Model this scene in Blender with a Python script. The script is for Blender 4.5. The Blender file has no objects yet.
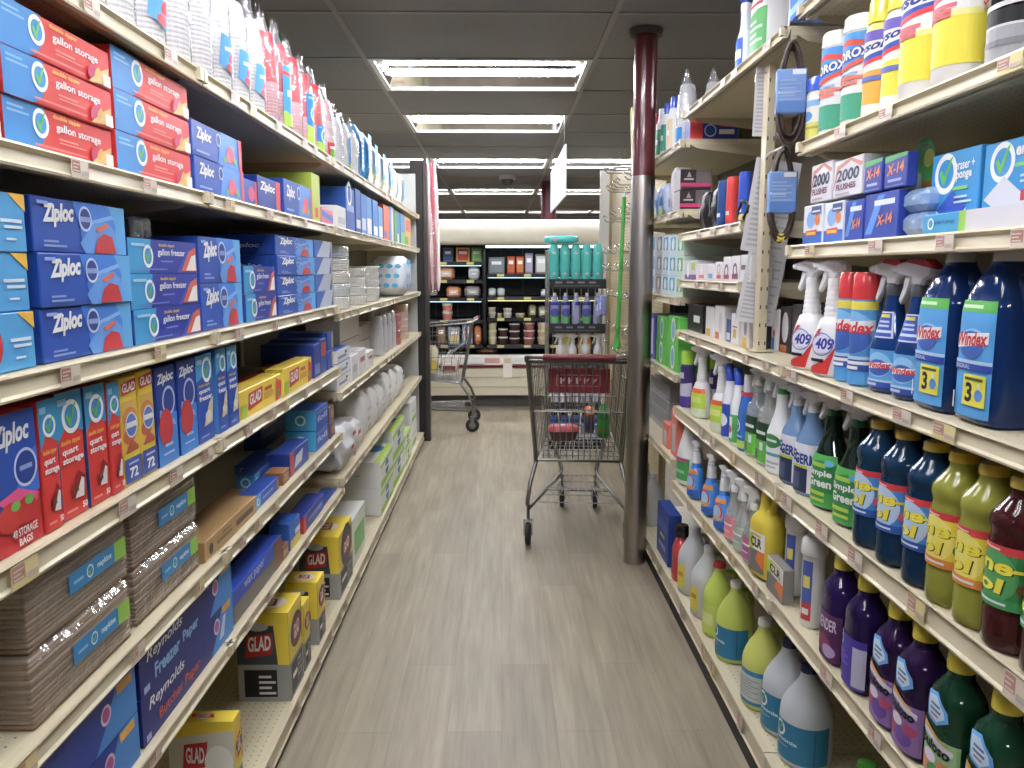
import bpy, bmesh, math, random
from mathutils import Vector, Matrix, Euler
random.seed(7)
PI = math.pi
scene = bpy.context.scene
COL = scene.collection
# ------------------------------------------------------------------ camera
F, EYE = 800.0, 1.5
PITCH = math.atan((384 - 270.0) / F)
YAW = math.atan((512 - 501.0) * math.cos(PITCH) / F)
sp, cp, sy, cy = math.sin(PITCH), math.cos(PITCH), math.sin(YAW), math.cos(YAW)
FW, RT, UP = (sy*cp, cy*cp, -sp), (cy, -sy, 0.0), (sy*sp, cy*sp, cp)
cam = bpy.data.cameras.new('camera')
cam.sensor_width = 36.0
cam.lens = F / 1024 * 36.0
cam.clip_start = 0.05
cam_o = bpy.data.objects.new('camera', cam)
COL.objects.link(cam_o)
cam_o.location = (0, 0, EYE)
cam_o.rotation_euler = Euler((PI/2 - PITCH, 0, -YAW), 'XYZ')
scene.camera = cam_o
vs_ = scene.view_settings
vs_.view_transform = 'Standard'; vs_.look = 'None'; vs_.gamma = 1.0; vs_.exposure = 0.25; vs_.use_curve_mapping = False
world = bpy.data.worlds.new('world'); scene.world = world; world.use_nodes = True
world.node_tree.nodes['Background'].inputs[0].default_value = (.9,.93,1,1); world.node_tree.nodes['Background'].inputs[1].default_value = 0.05

def ypx(px, X, Z):
    """distance along the aisle of a point at offset X, height Z seen at column px"""
    a = (px - 512) / F
    zr = Z - EYE
    return (a*(FW[0]*X + FW[2]*zr) - RT[0]*X) / (RT[1] - a*FW[1])
def zpx(py, X, Y):
    b = (384 - py) / F
    return EYE + (b*(FW[0]*X + FW[1]*Y) - UP[0]*X - UP[1]*Y) / (UP[2] - b*FW[2])
def xpx(px, Y, Z):
    a = (px - 512) / F
    zr = Z - EYE
    return (a*(FW[1]*Y + FW[2]*zr) - RT[1]*Y) / (RT[0] - a*FW[0])

# ------------------------------------------------------------------ materials
MATS = {}
def lin(h):
    h = h.lstrip('#')
    o = []
    for i in (0, 2, 4):
        c = int(h[i:i+2], 16) / 255
        o.append(c/12.92 if c <= 0.04045 else ((c+0.055)/1.055)**2.4)
    return o + [1.0]
def C(h, rough=0.42, metal=0.0, var=0.06, trans=0.0, coat=0.0, scale=9.0):
    key = (h, rough, metal, var, trans, coat, scale)
    if key in MATS: return MATS[key]
    m = bpy.data.materials.new('paint_' + h.lstrip('#'))
    m.use_nodes = True
    nt = m.node_tree
    b = nt.nodes['Principled BSDF']
    c = lin(h)
    lu = .3*c[0]+.59*c[1]+.11*c[2]
    c = [v+(lu-v)*.10 for v in c[:3]] + [1]
    tc = nt.nodes.new('ShaderNodeTexCoord')
    nz = nt.nodes.new('ShaderNodeTexNoise'); nz.inputs['Scale'].default_value = scale
    nz.inputs['Detail'].default_value = 1.0
    mx = nt.nodes.new('ShaderNodeMix'); mx.data_type = 'RGBA'
    mx.inputs[6].default_value = [max(0, v*(1-var)) for v in c[:3]] + [1]
    mx.inputs[7].default_value = [min(1, v*(1+var)) for v in c[:3]] + [1]
    nt.links.new(tc.outputs['Object'], nz.inputs['Vector'])
    nt.links.new(nz.outputs['Fac'], mx.inputs[0])
    nt.links.new(mx.outputs[2], b.inputs['Base Color'])
    b.inputs['Roughness'].default_value = rough
    b.inputs['Metallic'].default_value = metal
    if not metal and not coat: b.inputs['Specular IOR Level'].default_value = .3
    if trans: b.inputs['Transmission Weight'].default_value = trans; b.inputs['IOR'].default_value = 1.2
    if coat: b.inputs['Coat Weight'].default_value = coat; b.inputs['Coat Roughness'].default_value = 0.08
    MATS[key] = m
    return m
def plastic(h): return C(h, 0.25, coat=0.3)
def liquid(h, t=0.35): return C(h, 0.12, trans=t, coat=0.5)
def metal(h, r=0.35): return C(h, r, 1.0)
def glow(h, s):
    key = ('glow', h, s)
    if key in MATS: return MATS[key]
    m = bpy.data.materials.new('lamp_' + h.lstrip('#')); m.use_nodes = True
    b = m.node_tree.nodes['Principled BSDF']
    b.inputs['Base Color'].default_value = lin(h)
    b.inputs['Emission Color'].default_value = lin(h)
    b.inputs['Emission Strength'].default_value = s
    MATS[key] = m
    return m
def film(tint='#ffffff', haze=0.16):
    key = ('film', tint, haze)
    if key in MATS: return MATS[key]
    m = bpy.data.materials.new('clear_film'); m.use_nodes = True
    nt = m.node_tree
    for n in list(nt.nodes): nt.nodes.remove(n)
    out = nt.nodes.new('ShaderNodeOutputMaterial')
    tr = nt.nodes.new('ShaderNodeBsdfTransparent')
    gl = nt.nodes.new('ShaderNodeBsdfGlossy'); gl.inputs['Roughness'].default_value = 0.12
    df = nt.nodes.new('ShaderNodeBsdfDiffuse'); df.inputs['Color'].default_value = lin(tint)
    lw = nt.nodes.new('ShaderNodeLayerWeight'); lw.inputs['Blend'].default_value = 0.3
    tc = nt.nodes.new('ShaderNodeTexCoord')
    nz = nt.nodes.new('ShaderNodeTexNoise'); nz.inputs['Scale'].default_value = 26; nz.inputs['Detail'].default_value = 2
    bp = nt.nodes.new('ShaderNodeBump'); bp.inputs['Strength'].default_value = 0.9; bp.inputs['Distance'].default_value = 0.012
    m1 = nt.nodes.new('ShaderNodeMixShader'); m2 = nt.nodes.new('ShaderNodeMixShader')
    mr = nt.nodes.new('ShaderNodeMapRange'); mr.inputs[3].default_value = 0.06; mr.inputs[4].default_value = 0.55
    m1.inputs[0].default_value = haze
    L = nt.links.new
    L(tc.outputs['Object'], nz.inputs['Vector']); L(nz.outputs['Fac'], bp.inputs['Height'])
    L(bp.outputs['Normal'], gl.inputs['Normal']); L(bp.outputs['Normal'], lw.inputs['Normal'])
    L(lw.outputs['Facing'], mr.inputs[0]); L(mr.outputs[0], m2.inputs[0])
    L(tr.outputs[0], m1.inputs[1]); L(df.outputs[0], m1.inputs[2])
    L(m1.outputs[0], m2.inputs[1]); L(gl.outputs[0], m2.inputs[2]); L(m2.outputs[0], out.inputs[0])
    MATS[key] = m
    return m

# ------------------------------------------------------------------ mesh builder
class MB:
    def __init__(s):
        s.v, s.f, s.mi, s.sm, s.mats = [], [], [], [], []
    def mid(s, m):
        if m not in s.mats: s.mats.append(m)
        return s.mats.index(m)
    def add(s, vs, fs, m, smooth=False):
        b = len(s.v); k = s.mid(m)
        s.v.extend(tuple(v) for v in vs)
        for f in fs:
            s.f.append(tuple(b+i for i in f)); s.mi.append(k); s.sm.append(smooth)
    def box(s, lo, hi, m, bev=0.0, mats=None):
        """mats: optional dict of side -> material for x0 x1 y0 y1 z0 z1"""
        (x0, y0, z0), (x1, y1, z1) = lo, hi
        b = min(bev, (x1-x0)*.45, (y1-y0)*.45, (z1-z0)*.45)
        g = lambda k: (mats or {}).get(k, m)
        if b <= 0:
            vs = [(x0,y0,z0),(x1,y0,z0),(x1,y1,z0),(x0,y1,z0),(x0,y0,z1),(x1,y0,z1),(x1,y1,z1),(x0,y1,z1)]
            for k, f in (('z0',(3,2,1,0)),('z1',(4,5,6,7)),('y0',(0,1,5,4)),('x1',(1,2,6,5)),('y1',(2,3,7,6)),('x0',(3,0,4,7))):
                s.add([vs[i] for i in f], [(0,1,2,3)], g(k))
            return
        xs, ys, zs = (x0, x1), (y0, y1), (z0, z1)
        P = {}
        vs = []
        for i in (0, 1):
            for j in (0, 1):
                for k in (0, 1):
                    sx, sy_, sz = (b, -b)[i], (b, -b)[j], (b, -b)[k]
                    for a, p in (('x', (xs[i], ys[j]+sy_, zs[k]+sz)), ('y', (xs[i]+sx, ys[j], zs[k]+sz)), ('z', (xs[i]+sx, ys[j]+sy_, zs[k]))):
                        P[(i, j, k, a)] = p
        def q(keys, mm):
            s.add([P[k] for k in keys], [tuple(range(len(keys)))], mm)
        for i, kx in ((0, 'x0'), (1, 'x1')):
            r = [(i,0,0,'x'),(i,1,0,'x'),(i,1,1,'x'),(i,0,1,'x')]; q(r if i else r[::-1], g(kx))
        for j, ky in ((0, 'y0'), (1, 'y1')):
            r = [(0,j,0,'y'),(1,j,0,'y'),(1,j,1,'y'),(0,j,1,'y')]; q(r[::-1] if j else r, g(ky))
        for k, kz in ((0, 'z0'), (1, 'z1')):
            r = [(0,0,k,'z'),(1,0,k,'z'),(1,1,k,'z'),(0,1,k,'z')]; q(r if k else r[::-1], g(kz))
        for i in (0, 1):
            for j in (0, 1):
                q([(i,j,0,'x'),(i,j,1,'x'),(i,j,1,'y'),(i,j,0,'y')], g('x%d' % i))
        for i in (0, 1):
            for k in (0, 1):
                q([(i,0,k,'x'),(i,1,k,'x'),(i,1,k,'z'),(i,0,k,'z')], g('z%d' % k))
        for j in (0, 1):
            for k in (0, 1):
                q([(0,j,k,'y'),(1,j,k,'y'),(1,j,k,'z'),(0,j,k,'z')], g('z%d' % k))
        for i in (0, 1):
            for j in (0, 1):
                for k in (0, 1): q([(i,j,k,'x'),(i,j,k,'y'),(i,j,k,'z')], g('z%d' % k))
    def rings(s, rings, m, closed=True, cap0=True, cap1=True, smooth=True):
        n = len(rings[0]); vs = [p for r in rings for p in r]; fs = []
        for a in range(len(rings)-1):
            for i in range(n if closed else n-1):
                j = (i+1) % n
                fs.append((a*n+i, a*n+j, (a+1)*n+j, (a+1)*n+i))
        s.add(vs, fs, m, smooth)
        if cap0: s.add(rings[0][::-1], [tuple(range(n))], m, False)
        if cap1: s.add(rings[-1], [tuple(range(n))], m, False)
    def lathe(s, prof, m, n=20, e=2.0, at=(0,0,0), sub=0, cap0=True, cap1=True, smooth=True):
        """prof rows: (z, rx[, ry])"""
        pr = fine(prof, sub)
        rs = []
        for z, rx, ry in pr:
            rs.append([(at[0]+rx*sup(math.sin(2*PI*i/n), e), at[1]-ry*sup(math.cos(2*PI*i/n), e), at[2]+z) for i in range(n)])
        s.rings(rs, m, True, cap0, cap1, smooth)
    def tube(s, path, r, m, n=6, closed=False):
        path = [Vector(p) for p in path]
        rs = []; N = len(path)
        ref = None
        for i, p in enumerate(path):
            a = path[(i-1) % N] if (closed or i > 0) else p
            b = path[(i+1) % N] if (closed or i < N-1) else p
            t = (b-a)
            t = t.normalized() if t.length > 1e-9 else Vector((0,0,1))
            if ref is None: ref = Vector((0,0,1)) if abs(t.z) < .9 else Vector((1,0,0))
            u = t.cross(ref)
            if u.length < 1e-4: u = t.cross(Vector((1,.3,.2)))
            u.normalize(); w = u.cross(t).normalized(); ref = w
            rr = r[i] if isinstance(r, (list, tuple)) else r
            rs.append([tuple(p + u*rr*math.cos(2*PI*k/n) + w*rr*math.sin(2*PI*k/n)) for k in range(n)])
        if closed: rs.append(rs[0])
        s.rings(rs, m, True, not closed, not closed, True)
    def extr(s, pts, y0, y1, m, inset=.86, smooth=False):
        """outline in x,z swept along y with chamfered rims"""
        cx = sum(p[0] for p in pts)/len(pts); cz = sum(p[1] for p in pts)/len(pts)
        d = (y1-y0)*.22
        rs = []
        for y, k in ((y0, inset), (y0+d, 1), (y1-d, 1), (y1, inset)):
            rs.append([(cx+(x-cx)*k, y, cz+(z-cz)*k) for x, z in pts])
        s.rings(rs, m, True, True, True, smooth)
    def xf(s, M, start=0):
        for i in range(start, len(s.v)): s.v[i] = tuple(M @ Vector(s.v[i]))
    def build(s, name, parent=None):
        me = bpy.data.meshes.new(name)
        me.from_pydata(s.v, [], s.f)
        for m in s.mats: me.materials.append(m)
        me.polygons.foreach_set('material_index', s.mi)
        me.polygons.foreach_set('use_smooth', s.sm)
        me.update()
        o = bpy.data.objects.new(name, me)
        COL.objects.link(o)
        if parent: o.parent = parent
        return o
def sup(v, e): return math.copysign(abs(v)**(2/e), v)
def fine(prof, sub):
    pr = [(p[0], p[1], p[2] if len(p) > 2 else p[1]) for p in prof]
    if not sub: return pr
    o = []
    for i in range(len(pr)-1):
        p0, p1, p2, p3 = pr[max(0, i-1)], pr[i], pr[i+1], pr[min(len(pr)-1, i+2)]
        for k in range(sub):
            t = k/sub
            r = []
            for a, b in zip(p1, p2): r.append(a+(b-a)*(t*t*(3-2*t) if False else t))
            # cubic hermite on the radii only, limited slopes
            for c in (1, 2):
                d1 = (p2[c]-p0[c])*.5 if (p2[c]-p1[c])*(p1[c]-p0[c]) > 0 else 0
                d2 = (p3[c]-p1[c])*.5 if (p3[c]-p2[c])*(p2[c]-p1[c]) > 0 else 0
                lim = 3*abs(p2[c]-p1[c])
                d1 = max(-lim, min(lim, d1)); d2 = max(-lim, min(lim, d2))
                t2, t3 = t*t, t*t*t
                r[c] = (2*t3-3*t2+1)*p1[c]+(t3-2*t2+t)*d1+(-2*t3+3*t2)*p2[c]+(t3-t2)*d2
            o.append(tuple(r))
    o.append(pr[-1])
    return o

# ------------------------------------------------------------------ printed art
TXT = {}
def text_geo(t, shear, bold):
    k = (t, shear, bold)
    if k in TXT: return TXT[k]
    cu = bpy.data.curves.new('lettering', 'FONT')
    cu.body = t; cu.resolution_u = 3; cu.shear = shear; cu.offset = bold
    ob = bpy.data.objects.new('lettering', cu)
    me = bpy.data.meshes.new_from_object(ob)
    vs = [(v.co.x, v.co.y) for v in me.vertices]
    fs = [tuple(p.vertices) for p in me.polygons]
    x0 = min(v[0] for v in vs); x1 = max(v[0] for v in vs); y0 = min(v[1] for v in vs); y1 = max(v[1] for v in vs)
    vs = [((x-x0)/(x1-x0), (y-y0)/(y1-y0)) for x, y in vs]
    bpy.data.objects.remove(ob); bpy.data.curves.remove(cu); bpy.data.meshes.remove(me)
    TXT[k] = (vs, fs)
    return TXT[k]
def prim(p, W, H):
    k = p[0]; mn = min(W, H)
    if k == 'r':
        _, x0, y0, x1, y1, c = p
        return [(x0*W,y0*H),(x1*W,y0*H),(x1*W,y1*H),(x0*W,y1*H)], [(0,1,2,3)], c
    if k == 'p':
        return [(x*W, y*H) for x, y in p[1]], [tuple(range(len(p[1])))], p[2]
    if k == 'e':
        _, cx, cy_, rx, ry, c = p[:6]
        a = p[6] if len(p) > 6 else 0
        vs = []
        for i in range(20):
            u, v = rx*mn*math.cos(2*PI*i/20), ry*mn*math.sin(2*PI*i/20)
            vs.append((cx*W+u*math.cos(a)-v*math.sin(a), cy_*H+u*math.sin(a)+v*math.cos(a)))
        return vs, [tuple(range(20))], c
    if k == 'o':
        _, cx, cy_, r, w, c = p
        vs = []; n = 24
        for i in range(n):
            a = 2*PI*i/n
            for q in (r, r-w): vs.append((cx*W+q*mn*math.cos(a), cy_*H+q*mn*math.sin(a)))
        return vs, [(2*i, (2*i+2) % (2*n), (2*i+3) % (2*n), 2*i+1) for i in range(n)], c
    if k == 'k':
        _, cx, cy_, z, c = p
        o = [(-.5,.05),(-.2,-.5),(-.08,-.5),(.55,.75),(.3,.62),(-.12,-.15),(-.32,.2)]
        return [(cx*W+x*z*mn, cy_*H+y*z*mn) for x, y in o], [(0,1,5,6),(1,2,5),(2,3,4,5)], c
    if k == 't':
        _, x0, y0, x1, y1, t, c = p[:7]
        sh = p[7] if len(p) > 7 else 0.0
        up = p[8] if len(p) > 8 else 0.0        # baseline climbs by this much of H across the word
        vs, fs = text_geo(t, sh, p[9] if len(p) > 9 else (0.034 if len(t) < 8 else 0.016))
        return [((x0+(x1-x0)*x)*W, (y0+(y1-y0)*y+up*x)*H) for x, y in vs], fs, c
    raise ValueError(k)
def draw(m, art, W, H, fmap, step=0.0):
    for i, p in enumerate(art):
        vs, fs, c = prim(p, W, H)
        if step:
            bm = bmesh.new()
            bv = [bm.verts.new((x, y, 0)) for x, y in vs]
            for f in fs:
                try: bm.faces.new([bv[j] for j in f])
                except ValueError: pass
            xs = [v[0] for v in vs]
            x = math.ceil(min(xs)/step)*step
            while x < max(xs):
                bmesh.ops.bisect_plane(bm, geom=bm.verts[:]+bm.edges[:]+bm.faces[:], plane_co=(x,0,0), plane_no=(1,0,0))
                x += step
            ys = [v[1] for v in vs]
            st2 = step*2.2
            y = math.ceil(min(ys)/st2)*st2
            while y < max(ys):
                bmesh.ops.bisect_plane(bm, geom=bm.verts[:]+bm.edges[:]+bm.faces[:], plane_co=(0,y,0), plane_no=(0,1,0))
                y += st2
            bm.verts.index_update()
            vs = [(v.co.x, v.co.y) for v in bm.verts]
            fs = [tuple(v.index for v in f.verts) for f in bm.faces]
            bm.free()
        off = 0.0005 + 0.00022*i
        m.add([fmap(x, y, off) for x, y in vs], fs, c if not isinstance(c, str) else C(c))
W_ = '#f2f2f0'
def ringcheck(x, y, r): return [('e',x,y,r*.8,r*.8,'#2f8fd0'), ('o',x,y,r,r*.3,'#f4f6f6'), ('k',x,y+.0,r*1.1,'#5fbe3c')]
def lines(x0, x1, y0, y1, n, c):
    return [('r', x0, y0+(y1-y0)*i/n, x1-(x1-x0)*.25*(i % 2), y0+(y1-y0)*(i+.45)/n, c) for i in range(n)]

# ------------------------------------------------------------------ things
def tagp(o, label, cat, group=None):
    o['label'] = label; o['category'] = cat
    if group: o['group'] = group
    return o
def empty(name, loc=(0,0,0), rz=0.0):
    o = bpy.data.objects.new(name, None); COL.objects.link(o)
    o.empty_display_size = 0.05
    o.location = loc; o.rotation_euler = (0, 0, rz)
    return o
KIDS = {}
def copy_tree(o, parent=None):
    c = o.copy(); COL.objects.link(c)
    if parent: c.parent = parent
    for ch in KIDS.get(o.name, []):
        d = copy_tree(ch, c)
        KIDS.setdefault(c.name, []).append(d)
    return c
PROTO = {}
def put(key, name, build, loc, rz, label, cat, group=None):
    """first call builds the thing, the next ones copy it with its parts"""
    if key not in PROTO:
        before = None
        r = build(name)
        stack = list(r.children)
        def reg(o):
            KIDS[o.name] = list(o.children)
            for c in o.children: reg(c)
        reg(r)
        PROTO[key] = r
    else:
        r = copy_tree(PROTO[key])
    r.location = loc; r.rotation_euler = (0, 0, rz)
    for k in ('label', 'category', 'group'):
        if k in r: del r[k]
    return tagp(r, label, cat, group)
LEFT, RIGHT = PI/2, -PI/2        # shelf fronts: left shelves face +X, right ones -X

def carton(W, D, H, base, art, end=None, top=None, side=None, topc=None, parts=True, endc=None):
    """box, front face y=0 looking -y, centred in x, bottom at z=0"""
    def build(name):
        mats = {}
        if side: mats['x0'] = mats['x1'] = C(side)
        if endc: mats['x0'] = C(endc)
        if topc: mats['z1'] = C(topc)
        r = empty(name) if parts else None
        b = MB(); b.box((-W/2,0,0),(W/2,D,H), C(base), .0018, mats)
        p = MB() if parts else b
        draw(p, art, W, H, lambda x, y, o: (x-W/2, -o, y))
        if parts:
            b.build('carton', r)
            if p.f: p.build('front_print', r)
        if end:
            e = MB() if parts else b
            draw(e, end, D, H, lambda x, y, o: (-W/2-o, D-x, y))
            if parts: e.build('end_print', r)
        if top:
            e = MB() if parts else b
            draw(e, top, W, D, lambda x, y, o: (x-W/2, y, H+o))
            if parts: e.build('top_print', r)
        return r if parts else b.build(name)
    return build
def rad(prof, z):
    for a, b in zip(prof, prof[1:]):
        if a[0] <= z <= b[0] and b[0] > a[0]:
            t = (z-a[0])/(b[0]-a[0]); return a[1]+(b[1]-a[1])*t, a[2]+(b[2]-a[2])*t
    return prof[-1][1], prof[-1][2]
def wrap(prof, e, z0, z1, span):
    """map label coordinates onto a bottle wall; returns width, height, map"""
    zm = (z0+z1)/2; rx, ry = rad(prof, zm)
    H = z1-z0
    N = 500
    tab = [(0.0, 0.0)]; s_ = 0.0; px_, py_ = 0.0, ry
    for i in range(1, N+1):
        a = PI*(i/N)**2 if i < N*.5 else PI*(.25 + .75*(i/N-.5)/.5)
        x, y = rx*sup(math.sin(a), e), ry*sup(math.cos(a), e)
        s_ += math.hypot(x-px_, y-py_); px_, py_ = x, y
        tab.append((s_, a))
    W = min(span*(rx+ry)/2, 2*s_*.999)
    import bisect
    keys = [t[0] for t in tab]
    def f(x, y, o):
        s = abs(x-W/2)
        j = min(max(bisect.bisect_left(keys, s), 1), N)
        (s0, a0), (s1, a1) = tab[j-1], tab[j]
        a = math.copysign(a0+(a1-a0)*(s-s0)/max(1e-9, s1-s0), x-W/2)
        rx, ry = rad(prof, z0+y)
        return ((rx+o+.0006)*sup(math.sin(a), e), -(ry+o+.0006)*sup(math.cos(a), e), z0+y)
    return W, H, f
def sprayer(r, z, headc, collarc, trigc=None, k=1.0, nozzle=None):
    """trigger head on a neck at height z, nozzle towards -x"""
    m = MB(); m.lathe([(z-.002,.0165*k),(z+.018*k,.0165*k),(z+.022*k,.012*k)], C(collarc, .35), 16); 
    m.build('collar', r)
    m = MB()
    o = [(-.052,.042),(-.054,.058),(-.02,.068),(.018,.066),(.034,.054),(.036,.04),(.018,.03),(.012,.018),(-.012,.018),(-.012,.034)]
    m.extr([(x*k, z+y*k) for x, y in o], -.013*k, .013*k, plastic(headc), .82)
    m.build('spray_head', r)
    m = MB()
    o = [(-.018,.036),(-.032,.036),(-.036,.016),(-.046,-.012),(-.041,-.018),(-.03,.0),(-.022,.02)]
    m.extr([(x*k, z+y*k) for x, y in o], -.007*k, .007*k, plastic(trigc or headc), .8)
    m.build('trigger', r)
    m = MB(); m.tube([(-.052*k,0,z+.05*k),(-.064*k,0,z+.05*k)], .008*k, plastic(nozzle or headc), 10); m.build('nozzle', r)
def bottle(prof, e, bodym, labels=(), cap=None, spray=None, handle=None, extra=None, n=24, sub=3, parts=True):
    """labels: (z0,z1,span,art); cap: (z,h,r,colour[,ridged]); handle: (path,r)"""
    def build(name):
        fp = fine(prof, sub)
        if parts:
            r = empty(name)
            m = MB(); m.lathe(fp, bodym, n, e); m.build('bottle', r)
            for z0, z1, span, art in labels:
                l = MB(); W, H, f = wrap(fp, e, z0, z1, span)
                draw(l, art, W, H, f, .007); l.build('printed_label', r)
            if cap:
                z, h, rr, c = cap[:4]
                l = MB(); q = MB()
                rs = []
                N = 36
                for zz, kk in ((z,1),(z+h*.12,1),(z+h*.85,.97),(z+h,.86)):
                    rs.append([(rr*kk*(1+(.03 if i % 2 else 0))*math.sin(2*PI*i/N), -rr*kk*(1+(.03 if i % 2 else 0))*math.cos(2*PI*i/N), zz) for i in range(N)])
                l.rings(rs, plastic(c), smooth=True); l.build('cap', r)
            if handle:
                l = MB(); l.tube(handle[0], handle[1], bodym, 10); l.build('handle', r)
            if spray: sprayer(r, *spray)
            if extra: extra(r)
            return r
        m = MB(); m.lathe(fp, bodym, n, e)
        for z0, z1, span, art in labels:
            W, H, f = wrap(fp, e, z0, z1, span); draw(m, art, W, H, f, .012)
        if cap: m.lathe([(cap[0],cap[2]),(cap[0]+cap[1]*.85,cap[2]),(cap[0]+cap[1],cap[2]*.85)], plastic(cap[3]), 14)
        return m.build(name)
    return build
# ------------------------------------------------------------------ the setting
CZ = 2.63
def node_mat(name):
    m = bpy.data.materials.new(name); m.use_nodes = True
    return m, m.node_tree, m.node_tree.nodes['Principled BSDF']
def floor_mat():
    m, nt, b = node_mat('vinyl_planks'); L = nt.links.new; N = nt.nodes.new
    tc = N('ShaderNodeTexCoord'); mp = N('ShaderNodeMapping'); mp.inputs['Rotation'].default_value = (0,0,PI/2)
    br = N('ShaderNodeTexBrick'); br.inputs['Scale'].default_value = 1.0
    br.inputs['Brick Width'].default_value = 1.22; br.inputs['Row Height'].default_value = 0.18
    br.inputs['Mortar Size'].default_value = 0.0012; br.inputs['Mortar Smooth'].default_value = 0.1; br.inputs['Bias'].default_value = 0.0
    br.inputs['Color1'].default_value = lin('#8f8470'); br.inputs['Color2'].default_value = lin('#9c917b'); br.inputs['Mortar'].default_value = lin('#857a67')
    br.offset = 0.37
    L(tc.outputs['Object'], mp.inputs['Vector']); L(mp.outputs[0], br.inputs['Vector'])
    m2 = N('ShaderNodeMapping'); m2.inputs['Scale'].default_value = (26, 1.3, 1)
    nz = N('ShaderNodeTexNoise'); nz.inputs['Scale'].default_value = 1.6; nz.inputs['Detail'].default_value = 7; nz.inputs['Roughness'].default_value = .62
    L(tc.outputs['Object'], m2.inputs['Vector']); L(m2.outputs[0], nz.inputs['Vector'])
    rp = N('ShaderNodeValToRGB'); rp.color_ramp.elements[0].position = .32; rp.color_ramp.elements[0].color = (.5,.49,.47,1)
    rp.color_ramp.elements[1].position = .68; rp.color_ramp.elements[1].color = (1.1,1.08,1.06,1)
    L(nz.outputs['Fac'], rp.inputs[0])
    n2 = N('ShaderNodeTexNoise'); n2.inputs['Scale'].default_value = 1.7; n2.inputs['Detail'].default_value = 3
    m3 = N('ShaderNodeMapping'); m3.inputs['Scale'].default_value = (5, .9, 1); L(tc.outputs['Object'], m3.inputs['Vector']); L(m3.outputs[0], n2.inputs['Vector'])
    r2 = N('ShaderNodeValToRGB'); r2.color_ramp.elements[0].color = (.8,.8,.8,1); r2.color_ramp.elements[1].color = (1.12,1.12,1.12,1)
    r2.color_ramp.elements[0].position = .3; r2.color_ramp.elements[1].position = .7
    L(n2.outputs['Fac'], r2.inputs[0])
    a = N('ShaderNodeMix'); a.data_type = 'RGBA'; a.blend_type = 'MULTIPLY'; a.inputs[0].default_value = .55
    c = N('ShaderNodeMix'); c.data_type = 'RGBA'; c.blend_type = 'MULTIPLY'; c.inputs[0].default_value = .8
    L(br.outputs['Color'], a.inputs[6]); L(rp.outputs[0], a.inputs[7]); L(a.outputs[2], c.inputs[6]); L(r2.outputs[0], c.inputs[7]); L(c.outputs[2], b.inputs['Base Color'])
    b.inputs['Roughness'].default_value = .5
    return m
def tile_mat():
    m, nt, b = node_mat('ceiling_tile'); L = nt.links.new; N = nt.nodes.new
    tc = N('ShaderNodeTexCoord'); nz = N('ShaderNodeTexNoise'); nz.inputs['Scale'].default_value = 60; nz.inputs['Detail'].default_value = 4
    rp = N('ShaderNodeValToRGB'); rp.color_ramp.elements[0].color = lin('#757372'); rp.color_ramp.elements[1].color = lin('#888686')
    L(tc.outputs['Object'], nz.inputs['Vector']); L(nz.outputs['Fac'], rp.inputs[0]); L(rp.outputs[0], b.inputs['Base Color'])
    b.inputs['Roughness'].default_value = .8
    return m
def perf_mat():
    m, nt, b = node_mat('perforated_steel'); L = nt.links.new; N = nt.nodes.new
    tc = N('ShaderNodeTexCoord')
    def cell(axis_scale):
        mp = N('ShaderNodeVectorMath'); mp.operation = 'SCALE'; mp.inputs[3].default_value = axis_scale
        L(tc.outputs['Object'], mp.inputs[0])
        fr = N('ShaderNodeVectorMath'); fr.operation = 'FRACTION'; L(mp.outputs[0], fr.inputs[0])
        sb = N('ShaderNodeVectorMath'); sb.operation = 'SUBTRACT'; sb.inputs[1].default_value = (.5,.5,.5); L(fr.outputs[0], sb.inputs[0])
        ml = N('ShaderNodeVectorMath'); ml.operation = 'MULTIPLY'; ml.inputs[1].default_value = (1,1,0); L(sb.outputs[0], ml.inputs[0])
        ln = N('ShaderNodeVectorMath'); ln.operation = 'LENGTH'; L(ml.outputs[0], ln.inputs[0])
        return ln.outputs['Value']
    lt = N('ShaderNodeMath'); lt.operation = 'LESS_THAN'; lt.inputs[1].default_value = .1
    L(cell(42.0), lt.inputs[0])
    mx = N('ShaderNodeMix'); mx.data_type = 'RGBA'; mx.inputs[6].default_value = lin('#cec4a6'); mx.inputs[7].default_value = lin('#6b6353')
    L(lt.outputs[0], mx.inputs[0]); L(mx.outputs[2], b.inputs['Base Color']); b.inputs['Roughness'].default_value = .4
    return m
def peg_mat():
    m = perf_mat(); m.name = 'pegboard'
    for n in m.node_tree.nodes:
        if n.type == 'VECT_MATH' and n.operation == 'MULTIPLY': n.inputs[1].default_value = (0,1,1)
        if n.type == 'MIX': n.inputs[6].default_value = lin('#b7a883')
        if n.type == 'MATH': n.inputs[1].default_value = .2
    return m
FLOORM, TILEM, PERF, PEG = floor_mat(), tile_mat(), perf_mat(), peg_mat()
CREAM = C('#cbbf9f', .38); CREAM2 = C('#bfb497', .4)
BACK_SHADE = C('#6b6355', .6); BLACK = C('#1b1a1a', .5)  # cream back panels with the shade behind the goods put into their colour
def struct(o):
    o['kind'] = 'structure'; return o
m = MB(); m.add([(-4.2,-4,0),(4.2,-4,0),(4.2,18.5,0),(-4.2,18.5,0)], [(0,1,2,3)], FLOORM); struct(m.build('floor'))
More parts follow.
